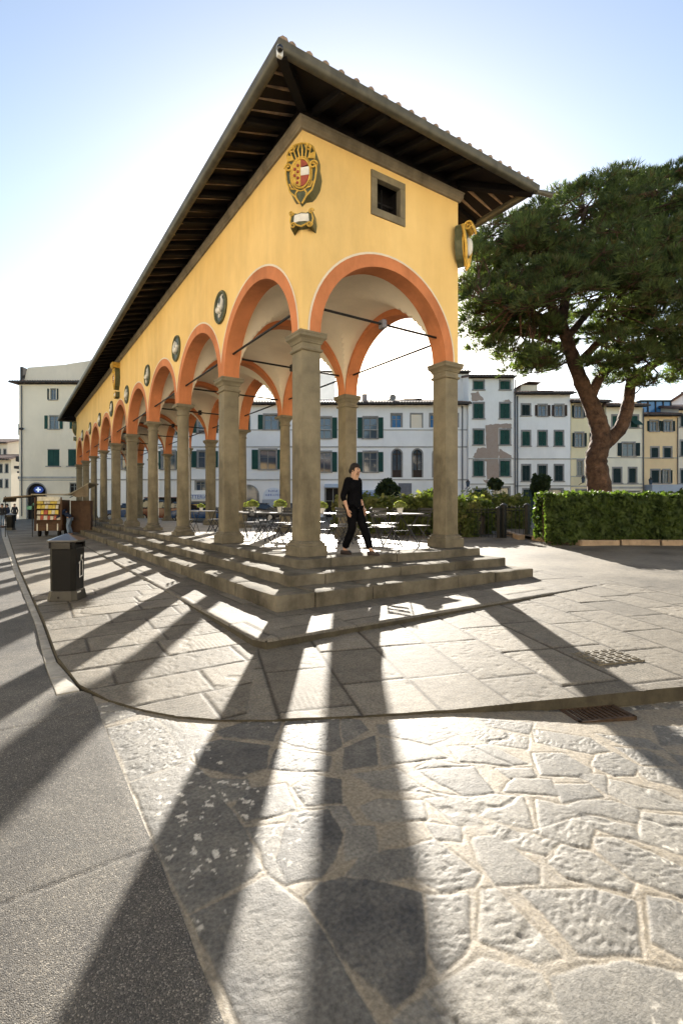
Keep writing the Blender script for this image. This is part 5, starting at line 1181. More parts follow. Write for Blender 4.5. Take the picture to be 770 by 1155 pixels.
mb = MB(); z0 = h.Z(429); mb.add([(h.U(19), 1.2, z0), (h.U(130), 1.2, z0), (h.U(130), 1.2, h.Z(398)), (h.U(72), 1.2, h.Z(406.5)), (h.U(68), 1.2, h.Z(407.5)), (h.U(24), 1.2, h.Z(411))]+[(h.U(19), 8., z0), (h.U(130), 8., z0), (h.U(130), 8., h.Z(398)), (h.U(72), 8., h.Z(406.5)), (h.U(68), 8., h.Z(407.5)), (h.U(24), 8., h.Z(411))], [(0, 1, 2, 3, 4, 5), (6, 11, 10, 9, 8, 7), (0, 6, 7, 1), (1, 7, 8, 2), (2, 8, 9, 3), (3, 9, 10, 4), (4, 10, 11, 5), (5, 11, 6, 0)]); h.part(mb, 'attic_storey', m_hb)
mb = MB(); mb.tube([(h.U(16.5), 4.5, h.Z(410.5)), (h.U(70), 4.5, h.Z(406.3)), (h.U(131), 4.5, h.Z(396.8))], .18, 6); mb.box(h.U(17), h.U(20), .9, 8.2, h.Z(428), h.Z(411)); h.part(mb, 'attic_eave', m_edge)
mb = MB(); mb.tube([(h.U(88), 3, h.Z(408)), (h.U(88), 3, h.Z(394))], .03, 5); mb.tube([(h.U(86), 3, h.Z(397)), (h.U(90), 3, h.Z(397))], .02, 4); h.part(mb, 'aerial', m_pipe)
# pharmacy cross on its blue sign
c = Vector((h.U(46.5), -.2, h.Z(552.5)))
ph = thing('pharmacy_sign', 'blue oval sign with a white cross over the dark arch of the ivory corner house', 'sign', h.root.matrix_basis @ Vector(h.loc(*c)), -YAW)
mb = MB(); mb.tube([(0, -.35, 0), (0, -.25, 0)], .52, 24); mb.v = [(p[0], p[1], p[2]*.72) for p in mb.v]; mb.build('panel', mat('lit_blue_sign', (.03, .07, .30), .4, .05, 3, 0, emit=((.02, .06, .35), .06)), ph); mb = MB(); mb.box(-.08, .08, -.40, -.36, -.26, .26); mb.box(-.26, -.081, -.40, -.36, -.08, .08); mb.box(.081, .26, -.40, -.36, -.08, .08); mb.build('cross', mat('lit_white_cross', (.7, .75, .8), .4, .05, 3, 0, emit=((.7, .85, 1), .12)), ph); mb = MB(); mb.box(-.03, .03, -.25, .2, .1, .16); mb.build('bracket', m_edge, ph)
# distant street on the far left
for i, (x0, x1, y, D, m, lab) in enumerate(((-40, 8.5, 499, 95, m_hp, 'distant cream house with brown eaves down the street on the left'), (8.8, 14.5, 524, 120, m_hc, 'distant yellow house closing the street on the left'), (14.8, 21, 533, 135, m_ho, 'farthest ochre house at the end of the street'))):
    h = House('distant_house', lab, D, x0, x1, y, m, 10)
    for yy in (y+8, y+24, y+40):
        k = max(1, int((x1-x0)/6))
        for q in range(k): xx = x0+(x1-x0)*(q+.5)/k; h.win(xx-1.1, xx+1.1, yy, yy+9, 'closed', m_shd)
    h.finish(1., 12, .4)
h = House('distant_house', 'low distant pale house under the tall one down the street', 88, -45, 12.5, 517, m_hp, 6)
for xx in (-6, 1, 7.5):
    for yy in (524, 541): h.win(xx-1.1, xx+1.3, yy, yy+9, 'closed', m_shd)
h.finish(1.3, 14, .6)
# ---- houses across the street and behind the photographer, facing the sun
def back_house(name, label, p, rz, wd, ht, m):
    h = House.__new__(House); h.D = 1; h.u0, h.u1, h.zt, h.zb = -wd/2, wd/2, ht, -1.; h.w = m; h.dep = 9; h.holes = []; h.uc = 0; h.rnd = random.Random(int(wd*10))
    h.root = thing(name, label, 'house', (p[0], p[1], -1.), rz); h.U = lambda x: x; h.Z = lambda z: z
    n = int(wd/3.2)
    for k in range(n):
        u = -wd/2+wd*(k+.5)/n
        for z in (4.2, 7.6, 11.): 
            if z+1.8 < ht-.4: h.win(u-.5, u+.5, z+1.7, z, 'closed', m_shg)
        h.win(u-.6, u+.6, 2.3, .2, 'glass', glass=m_dark, sill=False)
    h.finish(.8, 15)
back_house('street_house', 'ivory house across the street from the loggia', (-15.5, 0), R(90), 19, 12, m_hp)
back_house('street_house', 'cream house across the street beside the ivory one', (-15.5, 20.4), R(90), 21, 13.5, m_hc)
back_house('street_house', 'white house across the street, at the corner behind the photographer', (-15.5, -19.5), R(90), 19, 13, m_hw)
back_house('street_house', 'pale house facing the short front of the loggia', (-2, -27), R(180), 24, 13, m_hp)
back_house('street_house', 'ochre house facing the square beside the pale one', (22.6, -27), R(180), 24, 12, m_hc)
# overhead cable at the far left
mb = MB(); a, b = fr(-30, 513, 45), fr(19.5, 514.5, 54); mb.tube([a.lerp(b, k/8)-Vector((0, 0, .25*math.sin(math.pi*k/8))) for k in range(9)], .025, 5); tag(mb.build('overhead_cable', m_edge), 'thin black cable strung across the street at the left edge', 'cable')

# ================================================================== THINGS IN THE SQUARE
m_bin = mat('dark_bin_metal', (.006, .0055, .005), .5, .25, 3, .08, 20, spec=.18, stain=.2); m_binlid = mat('bin_lid_metal', (.13, .125, .12), .32, .2, 4, .1, 30, metal=.7); m_binw = mat('bin_band_metal', (.045, .041, .034), .45, .25, 5, .1, 30, metal=.4)
m_paper = mat('torn_paper', (.72, .70, .66), .8, .1, 8, .1, 30)
def oct_(r, z, c=.30):
    """rounded square outline of half width r"""
    k = r*c; return [(-r, -r+k, z), (-r+k, -r, z), (r-k, -r, z), (r, -r+k, z), (r, r-k, z), (r-k, r, z), (-r+k, r, z), (-r, r-k, z)]
def octo(mb, rings, cap=True):
    vs = [p for r, z in rings for p in oct_(r, z)]; n = 8
    fs = [(i*n+k, i*n+(k+1) % n, (i+1)*n+(k+1) % n, (i+1)*n+k) for i in range(len(rings)-1) for k in range(n)]
    if cap: fs += [tuple(range(n))[::-1], tuple((len(rings)-1)*n+k for k in range(n))]
    mb.add(vs, fs); return mb
def litter_bin(label, p, rz, near=True):
    t = thing('litter_bin', label, 'litter bin', p, rz); t.scale = (.9, .9, 1.03)
    octo(MB(), [(.262, 0), (.262, .015), (.235, .15), (.222, .16)]).build('foot', m_binw, t, bevel=.004)
    octo(MB(), [(.222, .155), (.228, .80), (.224, .81)]).build('body', m_bin, t, bevel=.006)
    mb = octo(MB(), [(.20, .81), (.20, .86)]); 
    for sx in (-1, 1):
        for sy in (-1, 1): mb.box(sx*.19-.03, sx*.19+.03, sy*.19-.03, sy*.19+.03, .81, .93)
    mb.build('hood_posts', m_bin, t)
    for s_ in (-.2435, .2435): mb = MB(); mb.box(-.16, .16, s_-.0085, s_+.0085, .805, .905); mb.build('name_band', m_binw, t, bevel=.004)
    octo(MB(), [(.262, .905), (.268, .915), (.268, .935), (.02, 1.03)]).build('lid', m_binlid, t, bevel=.006)
    if near:
        mb = MB(); mb.box(-.055, -.025, -.259, -.250, .045, .075); mb.build('key_hole', m_dark, t)
        mb = MB(); r_ = random.Random(3)
        for a, b, c, d in ((.10, .122, .34, .60), (.215, .23, .36, .62), (.122, .215, .345, .37), (.08, .13, .56, .60), (.15, .175, .60, .70), (.185, .205, .66, .70)): mb.add([(.2255, q*1.0-.13, z) for q, z in ((a+r_.uniform(-.01, .01), c), (b+r_.uniform(-.01, .01), c+.01), (b+r_.uniform(-.01, .01), d), (a, d-.01))]+[(.2295, q-.13, z) for q, z in ((a, c), (b, c+.01), (b, d), (a, d-.01))], [(0, 1, 2, 3), (4, 7, 6, 5), (0, 4, 5, 1), (1, 5, 6, 2), (2, 6, 7, 3), (3, 7, 4, 0)])
        mb.build('torn_poster', m_paper, t)
        mb = MB(); mb.box(.243, .247, -.15, -.01, .02, .14); mb.v = [(p[0]+(.14-p[2])*.12-.008, p[1], p[2]) for p in mb.v]; mb.build('sticker', m_paper, t)
    return t
b0 = gp(74, 679)
litter_bin('dark metal litter bin with pyramid lid and torn white poster, near the kerb', (b0.x+.05, b0.y+.28, zg(b0.x, b0.y)-.004), R(-30))
b1 = gp(12, 598); litter_bin('small far litter bin by the kerb at the left edge, before the street', (b1.x, b1.y+.2, zg(b1.x, b1.y)-.004), R(-20), False)
# ---- book stall cart
m_stall = mat('brown_stall_wood', (.085, .042, .02), .6, .35, 4, .2, 25, stain=.3); m_tarp = mat('brown_tarpaulin', (.17, .13, .085), .85, .25, 3, .3, 15, stain=.3); m_tarp2 = mat('khaki_tarpaulin', (.27, .235, .17), .85, .2, 3, .3, 15)
m_yb = mat('yellow_book_covers', (.66, .50, .10), .6, .3, 9, 0); m_wb = mat('pale_book_covers', (.62, .58, .48), .6, .25, 9, 0); m_ob = mat('red_book_covers', (.42, .10, .06), .6, .3, 9, 0); m_gb = mat('green_book_covers', (.10, .26, .18), .6, .3, 9, 0)
sp_ = fr(54.5, 604.8, 24.2); st = thing('market_stall', 'brown wooden bookstall cart hung with yellow book covers under brown awnings', 'market stall', (sp_.x, sp_.y, zg(sp_.x, sp_.y)), -YAW+R(8))
mb = MB(); mb.box(-.62, .62, -.05, 1.1, .28, .55); mb.box(-.60, .60, .12, 1.08, .55, 1.78)
for x in (-.62, .56): mb.box(x, x+.06, -.05, .01, .28, 1.9)
for z in (.78, 1.05, 1.32, 1.56): mb.box(-.56, .56, -.06, .12, z, z+.025)
mb.build('cabinet', m_stall, st, bevel=.008)
r_ = random.Random(12)
for z, ms in ((.81, (m_wb, m_ob, m_wb)), (1.08, (m_yb, m_wb, m_ob)), (1.35, (m_yb, m_yb, m_wb)), (1.59, (m_wb, m_wb, m_yb))):
    x = -.53
    while x < .44:
        w_ = r_.uniform(.11, .17); hh = r_.uniform(.17, .215); mb = MB(); M_ = Matrix.Translation((x+w_/2, .03, z)) @ Matrix.Rotation(R(-12), 4, 'X'); mb.box(-w_/2, w_/2, -.012, .012, 0, hh, M_); mb.build('book', r_.choice(ms), st); x += w_+r_.uniform(.01, .03)
mb = MB(); mb.box(-.48, .5, -.052, -.06, 1.72, 1.93); mb.build('header_board', m_wb, st, bevel=.004)
for x in (-.5, -.05, .42):
    mb = MB(); mb.box(x, x+.05, -.075, -.055, .28, .62); mb.build('strut', m_wb, st)
for sx in (-.45, .45):
    for sy in (.15, .95):
        mb = MB(); mb.tube([(sx-.04, sy, .15), (sx+.04, sy, .15)], .15, 14); mb.build('wheel', m_dark, st, smooth=40)
def sheet(pts, th, nm, m):
    n = len(pts); mb = MB(); mb.add(pts+[(p[0], p[1], p[2]-th) for p in pts], [tuple(range(n)), tuple(range(n, 2*n))[::-1]]+[(i, (i+1) % n, (i+1) % n+n, i+n) for i in range(n)]); return mb.build(nm, m, st)
sheet([(-.7, -.1, 2.02), (-.7, 1.2, 2.02), (-1.95, 1.2, 1.92), (-1.95, -.1, 1.90)], .06, 'awning_flap', m_tarp); sheet([(-1.95, -.1, 1.90), (-1.95, 1.2, 1.92), (-1.99, 1.2, 1.72), (-1.99, -.1, 1.68)], .03, 'awning_valance', m_tarp)
sheet([(-.72, -.15, 2.06), (.95, -.15, 2.06), (.95, 1.2, 2.08), (-.72, 1.2, 2.08)], .06, 'awning_top', m_tarp2); sheet([(.66, -.15, 2.04), (1.1, -.25, 2.10), (1.95, -.3, 2.62), (1.95, 1.2, 2.62), (.66, 1.2, 2.05)], .05, 'raised_awning', m_tarp2); sheet([(1.10, -.20, 2.06), (1.93, -.28, 2.55), (1.88, -.22, 1.95), (1.3, -.18, 1.93)], .02, 'hanging_cloth', m_tarp)
mb = MB()
for a_, b_ in (((-1.9, -.05, 0), (-1.9, -.05, 1.95)), ((-.7, -.05, 0), (-.7, -.05, 1.95)), ((1.85, 1.0, 0), (1.85, 1.0, 2.5)), ((.62, 1.0, 1.9), (1.9, 1.0, 2.55))): mb = MB(); mb.tube([a_, b_], .02, 6); mb.build('pole', m_iron2, st)
mb = MB(); mb.box(.75, 1.7, .75, 1.1, .15, 1.75); mb.build('side_board', m_stall, st, bevel=.01); 
mb = MB(); mb.box(-.75, -.63, .0, .4, 1.5, 1.62); mb.box(-.98, -.72, .02, .3, 1.30, 1.48); mb.build('hanging_goods', m_gb, st, bevel=.02)
# ---- bistro tables and folding chairs under the first bays
m_bis = mat('black_bistro_metal', (.02, .02, .022), .35, .2, 6, .05, 30, metal=.2, spec=.5); m_top = mat('grey_table_top', (.24, .24, .25), .35, .15, 4, .05, 30, spec=.5); m_seat = mat('black_seat_slats', (.10, .10, .11), .3, .15, 6, .05, 30, spec=.6)
def chair_proto():
    t = thing('folding_chair', 'x', 'chair', group='folding bistro chairs under the loggia')
    mb = MB()
    for k in range(7): mb.box(-.19, .19, -.19+k*.056, -.142+k*.056, .445, .458)
    mb.build('seat', m_seat, t, bevel=.003, segs=1)
    mb = MB()
    for z in (.66, .74, .81): mb.box(-.19, .19, .222+(z-.66)*.3, .232+(z-.66)*.3, z, z+.05)
    mb.build('backrest', m_bis, t, bevel=.003, segs=1)
    for sx in (-.2, .2):
        mb = MB(); mb.tube([(sx, -.21, 0), (sx, .07, .45), (sx, .25, .87)], .011, 6); mb.build('leg', m_bis, t)
        mb = MB(); mb.tube([(sx*.86, .24, 0), (sx*.86, -.16, .44)], .011, 6); mb.build('leg', m_bis, t)
    for y_, w_ in ((-.15, .2), (.19, .17)): mb = MB(); mb.tube([(-w_, y_, .09), (w_, y_, .09)], .008, 6); mb.build('stretcher', m_bis, t)
    return t
def table_proto():
    t = thing('bistro_table', 'x', 'table', group='bistro tables under the loggia')
    mb = MB(); mb.box(-.36, .36, -.36, .36, .715, .74); mb.build('table_top', m_top, t, bevel=.008)
    for s in (-1, 1):
        for q in (-.28, .28):
            mb = MB(); mb.tube([(q, -s*.30, 0), (q, s*.28, .715)], .012, 6); mb.build('leg', m_bis, t)
    mb = MB(); mb.tube([(-.28, 0, .35), (.28, 0, .35)], .009, 6); mb.build('crossbar', m_bis, t)
    return t
cp, tp = chair_proto(), table_proto(); usedc = usedt = False
m_pot = mat('white_pot', (.62, .60, .56), .5, .1, 5, .05, 20); m_lime = leaf_mat('lime_leaves', (.07, .10, .02), (.30, .31, .10), .35, 14)
def pot_proto():
    t = thing('flower_pot', 'x', 'potted plant', group='potted plants on the tables')
    mb = MB(); mb.lathe([(.05, 0), (.072, .11), (.08, .115), (.08, .13), (.06, .128)], 16); mb.build('pot', m_pot, t, smooth=40)
    rs = np.random.default_rng(2); v = rs.normal(size=(420, 3)); v /= np.linalg.norm(v, axis=1, keepdims=True); v[:, 2] = np.abs(v[:, 2])*.9-.1; P = v*(.06+.09*rs.random((420, 1)))+[0, 0, .16]
    V, Fq = cards(P, v+rs.normal(size=v.shape)*.4, .020, 1.6, rs); link('plant', np_mesh('plant', V, Fq, m_lime), t); return t
pp = pot_proto(); usedp = False
TB = [(452, 11.2, 8, 'table beside the right front column', [0, 1, 2], 1), (362, 11.6, 0, 'table behind the corner pier', [0, 1, 3], 1), (316, 12.7, 5, 'table left of the corner pier', [0, 2, 3], 1), (288, 13.4, -6, 'table right of the second pier', [0, 1, 2], 1), (276, 15.6, 0, 'table deeper behind the second pier', [0, 2], 1), (230, 17.2, 4, 'table left of the second pier', [0, 2, 3], 1), (341, 13.9, 10, 'table deepest behind the corner pier', [0, 2], 1), (417, 12.9, -5, 'table behind the walking person', [0, 2, 1], 0)]
m_k = 0
for px_, d, rz, lab, chs, pot in TB:
    p = fr(px_, 600, d); p.z = 0
    o = copy_tree(tp); o.location = p; o.rotation_euler = (0, 0, R(rz)); o['label'] = 'grey topped bistro '+lab
    for k in chs:
        a = k*math.pi/2+R(rz)+random.uniform(-.25, .25); o = copy_tree(cp); off = Vector((math.cos(a), math.sin(a), 0))*random.uniform(.50, .66); o.location = p+off; o.rotation_euler = (0, 0, a-math.pi/2+random.uniform(-.15, .15))
        side = ('right', 'far', 'left', 'near')[k]; o['label'] = 'black folding chair on the %s side of the %s' % (side, lab)
    if pot: 
        o = copy_tree(pp); q = p+Vector((random.uniform(-.15, .15), random.uniform(-.15, .15), .74)); o.location = q; o.scale = [random.uniform(.85, 1.2)]*3; o['label'] = 'lime green plant in white pot on the '+lab
for pr in (cp, tp, pp):
    for c in list(pr.children): bpy.data.objects.remove(c)
    bpy.data.objects.remove(pr)
# ---- parked cars on the far side
m_tyre = mat('tyre_rubber', (.015, .015, .015), .85, .2, 8, 0); m_rim = mat('wheel_rim', (.35, .35, .36), .35, .1, 8, 0, metal=.8); m_cglass = mat('car_glass', (.015, .02, .025), .05, .1, 2, 0, spec=.8); m_tail = mat('red_lamp', (.35, .02, .015), .3, .1, 5, 0)
def car(label, p, rz, col, van=False):
    m = mat('car_paint', col, .22, .05, 1, 0, spec=.6); t = thing('parked_car', label, 'car', p, rz, 'cars parked beyond the loggia')
    W_ = .84
    side = [(-2.0, .28), (-2.05, .55), (-1.98, .80), (-1.5, .90), (-.95, .94), (.9, .95), (1.75, .97), (2.0, .90), (2.05, .5), (1.98, .28)] if not van else [(-2.2, .28), (-2.2, .9), (-1.9, 1.05), (2.2, 1.1), (2.25, .28)]
    mb = MB(); mb.prism([(x, z) for x, z in side], -W_, W_); mb.build('body', m, t, bevel=.07, segs=3, smooth=50)
    cab = [(-1.0, .93), (-.35, 1.40), (.2, 1.46), (1.05, 1.42), (1.70, .96)] if not van else [(-1.85, 1.04), (-1.3, 1.9), (2.1, 1.95), (2.2, 1.08)]
    mb = MB(); n = len(cab); vs = [(x, -W_+.02 if z < 1.1 else -W_+.16, z) for x, z in cab]+[(x, W_-.02 if z < 1.1 else W_-.16, z) for x, z in cab]; mb.add(vs, [tuple(range(n)), tuple(range(n, 2*n))[::-1]]+[(i, i+n, (i+1) % n+n, (i+1) % n) for i in range(n)]); mb.build('cabin', m_cglass, t, bevel=.04, segs=2, smooth=50)
    rf_ = [c for c in cab if c[1] > 1.3]; mb = MB(); mb.box(rf_[0][0]-.05, rf_[-1][0]+.05, -W_+.15, W_-.15, max(c[1] for c in rf_)-.05, max(c[1] for c in rf_)+.02); mb.build('car_roof', m, t, bevel=.03)
    for x in (-1.3, 1.3):
        for s in (-1, 1):
            mb = MB(); mb.tube([(x, s*(W_-.18), .31), (x, s*(W_+.01), .31)], .31, 18); w_ = mb.build('wheel', m_tyre, t, smooth=40); mb = MB(); mb.tube([(x, s*(W_+.005), .31), (x, s*(W_+.025), .31)], .2, 14); mb.build('rim', m_rim, w_)
    for s in (-1, 1):
        mb = MB(); mb.box(-2.045, -1.93, s*.62-.14, s*.62+.14, .66, .78); mb.build('headlight', m_rim, t, bevel=.02); mb = MB(); mb.box(1.93, 2.065, s*.62-.12, s*.62+.12, .68, .82); mb.build('tail_lamp', m_tail, t, bevel=.02)
    return t
for px_, d, rz, col, lab, van in ((223, 40, 4, (.02, .06, .17), 'dark blue car parked under the shop sign beyond the loggia', False), (288, 42, 0, (.03, .03, .035), 'black car parked in front of the arched white shop sign', False), (330, 43, 3, (.06, .065, .07), 'dark grey car parked beyond the loggia behind the corner pier', False), (184, 41, 0, (.16, .05, .025), 'rust brown van parked beyond the middle columns', True), (146, 43, 0, (.05, .09, .2), 'blue car parked beyond the far columns', False)):
    p = fr(px_, 590, d); car(lab, (p.x, p.y, -.34 if px_ > 200 else -.36), -YAW+R(rz), col, van)
# ---- wall lanterns on brackets
def lantern(label, px_, py_, D):
    p = fr(px_, py_, D); t = thing('wall_lantern', label, 'lantern', p, -YAW)
    mb = MB(); mb.tube([(0, .9, -.5), (0, .45, -.35), (0, 0, -.32)], .03, 6); mb.build('bracket', m_edge, t)
    mb = MB(); mb.lathe([(.13, -.3), (.2, .15), (.04, .32)], 6); mb.build('lamp_glass', m_glass, t); mb = MB(); mb.lathe([(.23, .15), (.05, .36), (.02, .45)], 6); mb.build('cap', m_edge, t)
lantern('black wall lantern on the edge of the tall brick patched house', 527.5, 545.5, 48.8); lantern('black wall lantern low on the cream house beside the pine trunk', 657.5, 541, 49.4); lantern('black wall lantern at the left of the grey awning', 733.5, 543, 49.3)

# ================================================================== PEOPLE
def skin(name, V, Ed, m, parent, sub=2):
    """one continuous surface grown round connected joints; V: (x,y,z,rx[,ry])"""
    me = bpy.data.meshes.new(name); me.from_pydata([v[:3] for v in V], Ed, []); o = bpy.data.objects.new(name, me); COL.objects.link(o)
    o.modifiers.new('s', 'SKIN').use_smooth_shade = True
    if not me.skin_vertices: me.skin_vertices.new() if hasattr(me.skin_vertices, 'new') else None
    for i, v in enumerate(V):
        sv = me.skin_vertices[0].data[i]; sv.radius = (v[3], v[4] if len(v) > 4 else v[3]); sv.use_root = (i == 0)
    ss = o.modifiers.new('u', 'SUBSURF'); ss.levels = sub; ss.render_levels = sub
    bpy.context.view_layer.update(); dg = bpy.context.evaluated_depsgraph_get(); nm = bpy.data.meshes.new_from_object(o.evaluated_get(dg)); bpy.data.objects.remove(o)
    nm.materials.clear(); nm.materials.append(m)
    for p in nm.polygons: p.use_smooth = True
    return link(name, nm, parent)
m_skin = mat('skin', (.46, .27, .18), .55, .08, 12, .05, 60); m_hair = mat('dark_hair', (.010, .006, .005), .6, .4, 40, .5, 90); m_blk = mat('black_cloth', (.005, .005, .006), .95, .3, 6, 1., 16, spec=.03, bdist=.03); m_lips = mat('lips', (.35, .13, .10), .5, .1, 9, 0); m_shoe = mat('dark_leather', (.03, .02, .018), .4, .2, 9, 0)
def person(label, p, face, pose, mt, mb_, sleeves=.6, trousers=True, hair_m=None, detail=True, s=1.):
    t = thing('person', label, 'person', p, math.atan2(face[0], -face[1])); t.scale = (s, s, s)
    hd = pose.get('head', (0, -.055, 1.60)); ch = pose['chest']; pv = pose['pelvis']; hx, hy, hz = hd
    mid = tuple((a+b)/2 for a, b in zip(pv, ch)); nk = tuple(c+(h-c)*.45 for c, h in zip(ch, hd))
    V = [(*pv, .125, .095), (*mid, .105, .08), (*ch, .115, .08), (nk[0], nk[1]+.01, nk[2], .052), (hx, hy+.015, hz-.05, .06), (hx, hy, hz, .077, .088), (hx, hy+.01, hz+.055, .066, .078), (hx, hy-.055, hz-.075, .032)]
    E = [(0, 1), (1, 2), (2, 3), (3, 4), (4, 5), (5, 6), (4, 7)]
    lm = {}
    for sd, sg in (('L', 1), ('R', -1)):
        a = pose['arm'+sd]; n = len(V); sh = (ch[0]+sg*.15, ch[1]+.01, ch[2]+.055)
        V += [(*sh, .046), (*a[0], .040), (*[x+(y-x)*.5 for x, y in zip(a[0], a[1])], .036), (*a[1], .025)]; E += [(2, n), (n, n+1), (n+1, n+2), (n+2, n+3)]; lm['arm'+sd] = (sh, a[0], a[1])
        w_ = Vector(a[1]); d = (w_-Vector(a[0])).normalized(); pal = w_+d*.055; k = len(V); V += [(*pal, .030, .016)]; E += [(n+3, k)]
        side = Vector((0, -1, 0)); side = (side-d*side.dot(d)).normalized(); inw = d.cross(side)*sg
        for q, L in ((-.026, .062), (-.009, .078), (.009, .072), (.025, .056)):
            k2 = len(V); b = pal+side*q+d*.03; V += [(*b, .0095), (*(b+d*L*.55+inw*.006), .0085), (*(b+d*L+inw*.022), .0065)]; E += [(k, k2), (k2, k2+1), (k2+1, k2+2)]
        k2 = len(V); b = pal-d*.02+side*.030; V += [(*b, .011), (*(b+side*.02+d*.03+inw*.008), .0095), (*(b+side*.022+d*.058+inw*.014), .007)]; E += [(k, k2), (k2, k2+1), (k2+1, k2+2)]
        l = pose['leg'+sd]; n = len(V); hp = (pv[0]+sg*.085, pv[1], pv[2]-.07); an = l[1]; toe = l[2]
        V += [(*hp, .09), (*[x+(y-x)*.5 for x, y in zip(hp, l[0])], .078), (*l[0], .056), (*[x+(y-x)*.35 for x, y in zip(l[0], an)], .052), (*an, .036), (*toe, .036, .022), (*[a_+(b_-a_)*.6 for a_, b_ in zip(an, toe)], .04, .03)]
        E += [(0, n), (n, n+1), (n+1, n+2), (n+2, n+3), (n+3, n+4), (n+4, n+6), (n+6, n+5)]; lm['leg'+sd] = (hp, l[0], an, toe)
    body = skin('body', V, E, m_skin, t, 2 if detail else 1)
    # clothing shells
    tp_ = MB(); n_ = 20
    lv = [(Vector(pv)+Vector((0, 0, -.06)), .165, .125), (Vector(pv)+Vector((0, 0, .04)), .155, .118), (Vector(mid), .140, .108), (Vector(ch)+Vector((0, 0, -.06)), .160, .118), (Vector(ch)+Vector((0, 0, .03)), .168, .115), (Vector(ch)+Vector((0, .01, .085)), .135, .085), (Vector(ch)+Vector((0, .012, .115)), .075, .062)]
    ax = (Vector(ch)-Vector(pv)).normalized(); fx = Vector((1, 0, 0)); fy = ax.cross(fx).normalized()
    vs = [c+fx*rx_*math.cos(2*math.pi*k/n_)+fy*ry_*math.sin(2*math.pi*k/n_)-(Vector((0, 0, .035)) if (j == len(lv)-1 and fy.y*math.sin(2*math.pi*k/n_) < -.6) else Vector()) for j, (c, rx_, ry_) in enumerate(lv) for k in range(n_)]
    tp_.add(vs, [(j*n_+k, j*n_+(k+1) % n_, (j+1)*n_+(k+1) % n_, (j+1)*n_+k) for j in range(len(lv)-1) for k in range(n_)]); top_ = tp_.build('top', mt, t, smooth=70)
    for sd in 'LR':
        sh, el, wr = [Vector(v) for v in lm['arm'+sd]]; e2 = el.lerp(wr, sleeves); s_ = MB(); inn = Vector((ch[0], ch[1]+.005, ch[2]+.035))
        pth = bez([sh.lerp(inn, .35), sh, sh.lerp(el, .5), el, e2], 5); s_.tube(pth, [.082-.038*k/(len(pth)-1) for k in range(len(pth))], 14, cap=False); s_.build('sleeve', mt, top_, smooth=70)
    V = [(*pv[:2], pv[2]+.03, .150, .118)]; E = []
    for sd in 'LR':
        hp, kn, an, toe = [Vector(v) for v in lm['leg'+sd]]; n = len(V); V += [(*hp, .105), (*hp.lerp(kn, .5), .096), (*kn, .080), (*kn.lerp(an, .5), .076), (*kn.lerp(an, .93), .068)]; E += [(0, n), (n, n+1), (n+1, n+2), (n+2, n+3), (n+3, n+4)]
        an_, te = an, toe; s2 = MB(); d = (te-an_); d.z = 0; d.normalize(); c = an_.lerp(te, .45); sd_ = Vector((-d.y, d.x, 0)); z0 = min(te.z, an_.z)-.055 if an_.z < .2 else te.z-.04
        P = [c+d*a+sd_*b for a, b in ((.14, 0), (.115, .04), (.0, .045), (-.12, .034), (-.14, 0), (-.12, -.034), (0, -.045), (.115, -.04))]; zb_ = max(.0, te.z-.033); s2.add([(q.x, q.y, zb_) for q in P]+[(q.x, q.y, zb_+.035) for q in P]+[(c.x+(q.x-c.x)*.80-d.x*.02, c.y+(q.y-c.y)*.80-d.y*.02, zb_+.078) for q in P], [tuple(range(8))[::-1], tuple(range(16, 24))]+[(j*8+i, j*8+(i+1) % 8, j*8+(i+1) % 8+8, j*8+i+8) for j in (0, 1) for i in range(8)]); s2.build('shoe', m_shoe, t, bevel=.006)
    skin('trousers', V, E, mb_, t, 2 if detail else 1)
    # hair and face
    hm = hair_m or m_hair; mb = MB(); mb.ball((hx, hy+.022, hz+.035), .105, 16, 12, (.88, 1.0, .98)); vs = []
    for v in mb.v:
        x, y, z = v
        if y < hy-.035 and z < hz+.055: y = hy-.02; z = max(z, hz+.0)             # clear of the face
        if z < hz-.03: z = hz-.03+(z-hz+.03)*.5
        vs.append((x*1.0, y, z))
    mb.v = vs; mb.ball((hx, hy+.105, hz-.01), .058, 12, 8, (1.1, .8, 1.1)); mb.build('hair', hm, t, smooth=60)
    if detail:
        mb = MB(); mb.add([(hx-.012, hy-.083, hz+.02), (hx+.012, hy-.083, hz+.02), (hx, hy-.108, hz-.018), (hx-.016, hy-.080, hz-.026), (hx+.016, hy-.080, hz-.026)], [(0, 1, 2), (0, 2, 3), (1, 4, 2), (2, 4, 3)]); mb.build('nose', m_skin, t, smooth=60)
        for sx in (-1, 1):
            mb = MB(); mb.ball((hx+sx*.03, hy-.080, hz+.012), .0085, 8, 6, (1.3, .6, .8)); mb.build('eye', m_dark, t, smooth=60); mb = MB(); mb.ball((hx+sx*.076, hy+.012, hz-.005), .022, 8, 6, (.35, .7, 1.2)); mb.build('ear', m_skin, t, smooth=60)
            mb = MB(); mb.tube([(hx+sx*.016, hy-.086, hz+.031), (hx+sx*.045, hy-.076, hz+.034)], .004, 5); mb.build('eyebrow', m_hair, t)
        mb = MB(); mb.ball((hx, hy-.084, hz-.048), .014, 10, 6, (1.5, .5, .45)); mb.build('mouth', m_lips, t, smooth=60)
    return t
wp = fr(399, 625, 9.33); wp.z = 0.; 
fdir = RGT*.74-FWD*.67
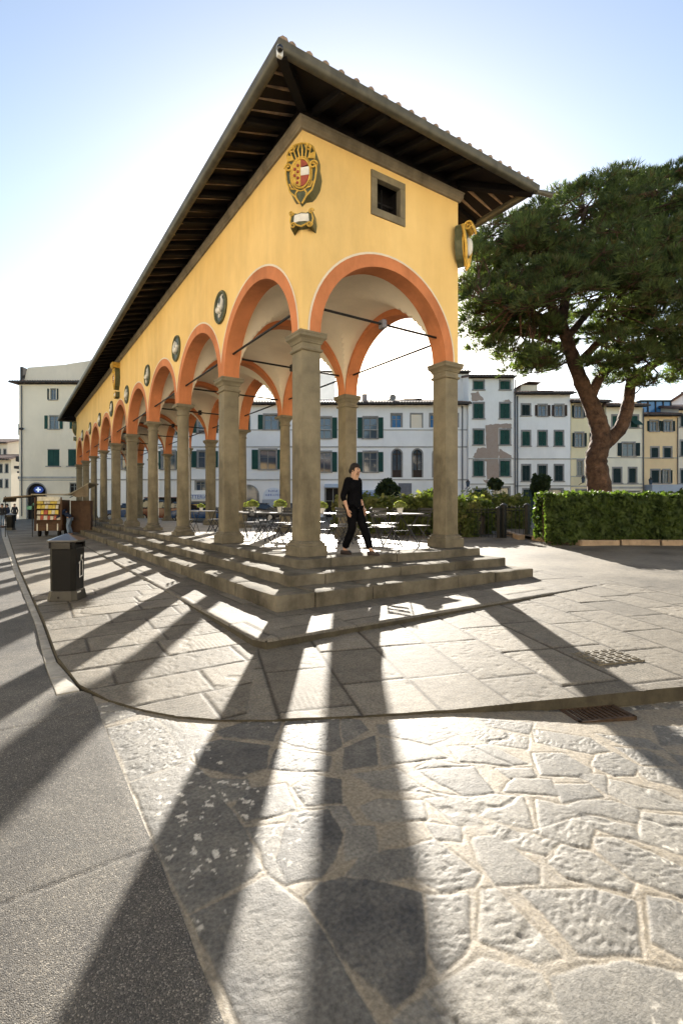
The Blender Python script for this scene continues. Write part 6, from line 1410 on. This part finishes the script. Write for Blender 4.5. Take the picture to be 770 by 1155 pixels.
person('person in black top and trousers walking along the platform edge beside the corner pier', wp, fdir,
       dict(pelvis=(0, 0, .93), chest=(-.01, .0, 1.31), head=(-.01, -.055, 1.575), armR=[(-.235, .06, 1.08), (-.215, -.02, .85)], armL=[(.23, .05, 1.09), (.20, -.07, .86)],
            legL=[(.085, -.17, .50), (.085, -.33, .085), (.09, -.46, .035)], legR=[(-.085, -.03, .49), (-.085, .17, .085), (-.09, .05, .035)]), m_blk, m_blk, .35)
m_jean = mat('pale_jeans', (.20, .26, .34), .85, .2, 6, .2, 30); m_navy = mat('navy_cloth', (.02, .03, .06), .9, .2, 6, .2, 30); m_dkc = mat('charcoal_cloth', (.03, .03, .033), .9, .2, 6, .2, 30)
q = fr(77, 601, 24.6); q.z = zg(q.x, q.y)
person('person in pale jeans and dark jacket bending over beside the bookstall', q, RGT*(-.9)-FWD*.3,
       dict(pelvis=(0, .06, .90), chest=(0, -.18, 1.17), head=(0, -.36, 1.32), armR=[(-.22, -.33, .98), (-.18, -.50, .93)], armL=[(.22, -.33, .98), (.18, -.50, .90)],
            legL=[(.10, -.02, .48), (.11, .05, .085), (.11, -.08, .035)], legR=[(-.10, .02, .48), (-.11, .15, .085), (-.11, .02, .035)]), m_navy, m_jean, .9, detail=False)
stand = dict(pelvis=(0, 0, .95), chest=(0, 0, 1.33), head=(0, -.03, 1.60), armR=[(-.24, .03, 1.10), (-.22, -.03, .87)], armL=[(.24, .03, 1.10), (.22, -.03, .87)], legL=[(.09, -.05, .50), (.09, -.08, .085), (.09, -.2, .035)], legR=[(-.09, 0, .50), (-.09, .1, .085), (-.09, -.02, .035)])
for x, d, m1, m2, lab in ((2.5, 36, m_dkc, m_jean, 'person in charcoal jacket and jeans walking at the left edge of the street'), (8, 41, m_navy, m_dkc, 'distant person in navy walking up the street behind the far bin'), (16.5, 46, m_dkc, m_dkc, 'distant person in dark clothes by the corner house wall')):
    q = fr(x, 600, d); q.z = zg(q.x, q.y)-.04; person(lab, q, RGT*random.uniform(-.5, .5)-FWD, stand, m1, m2, .9, detail=False)
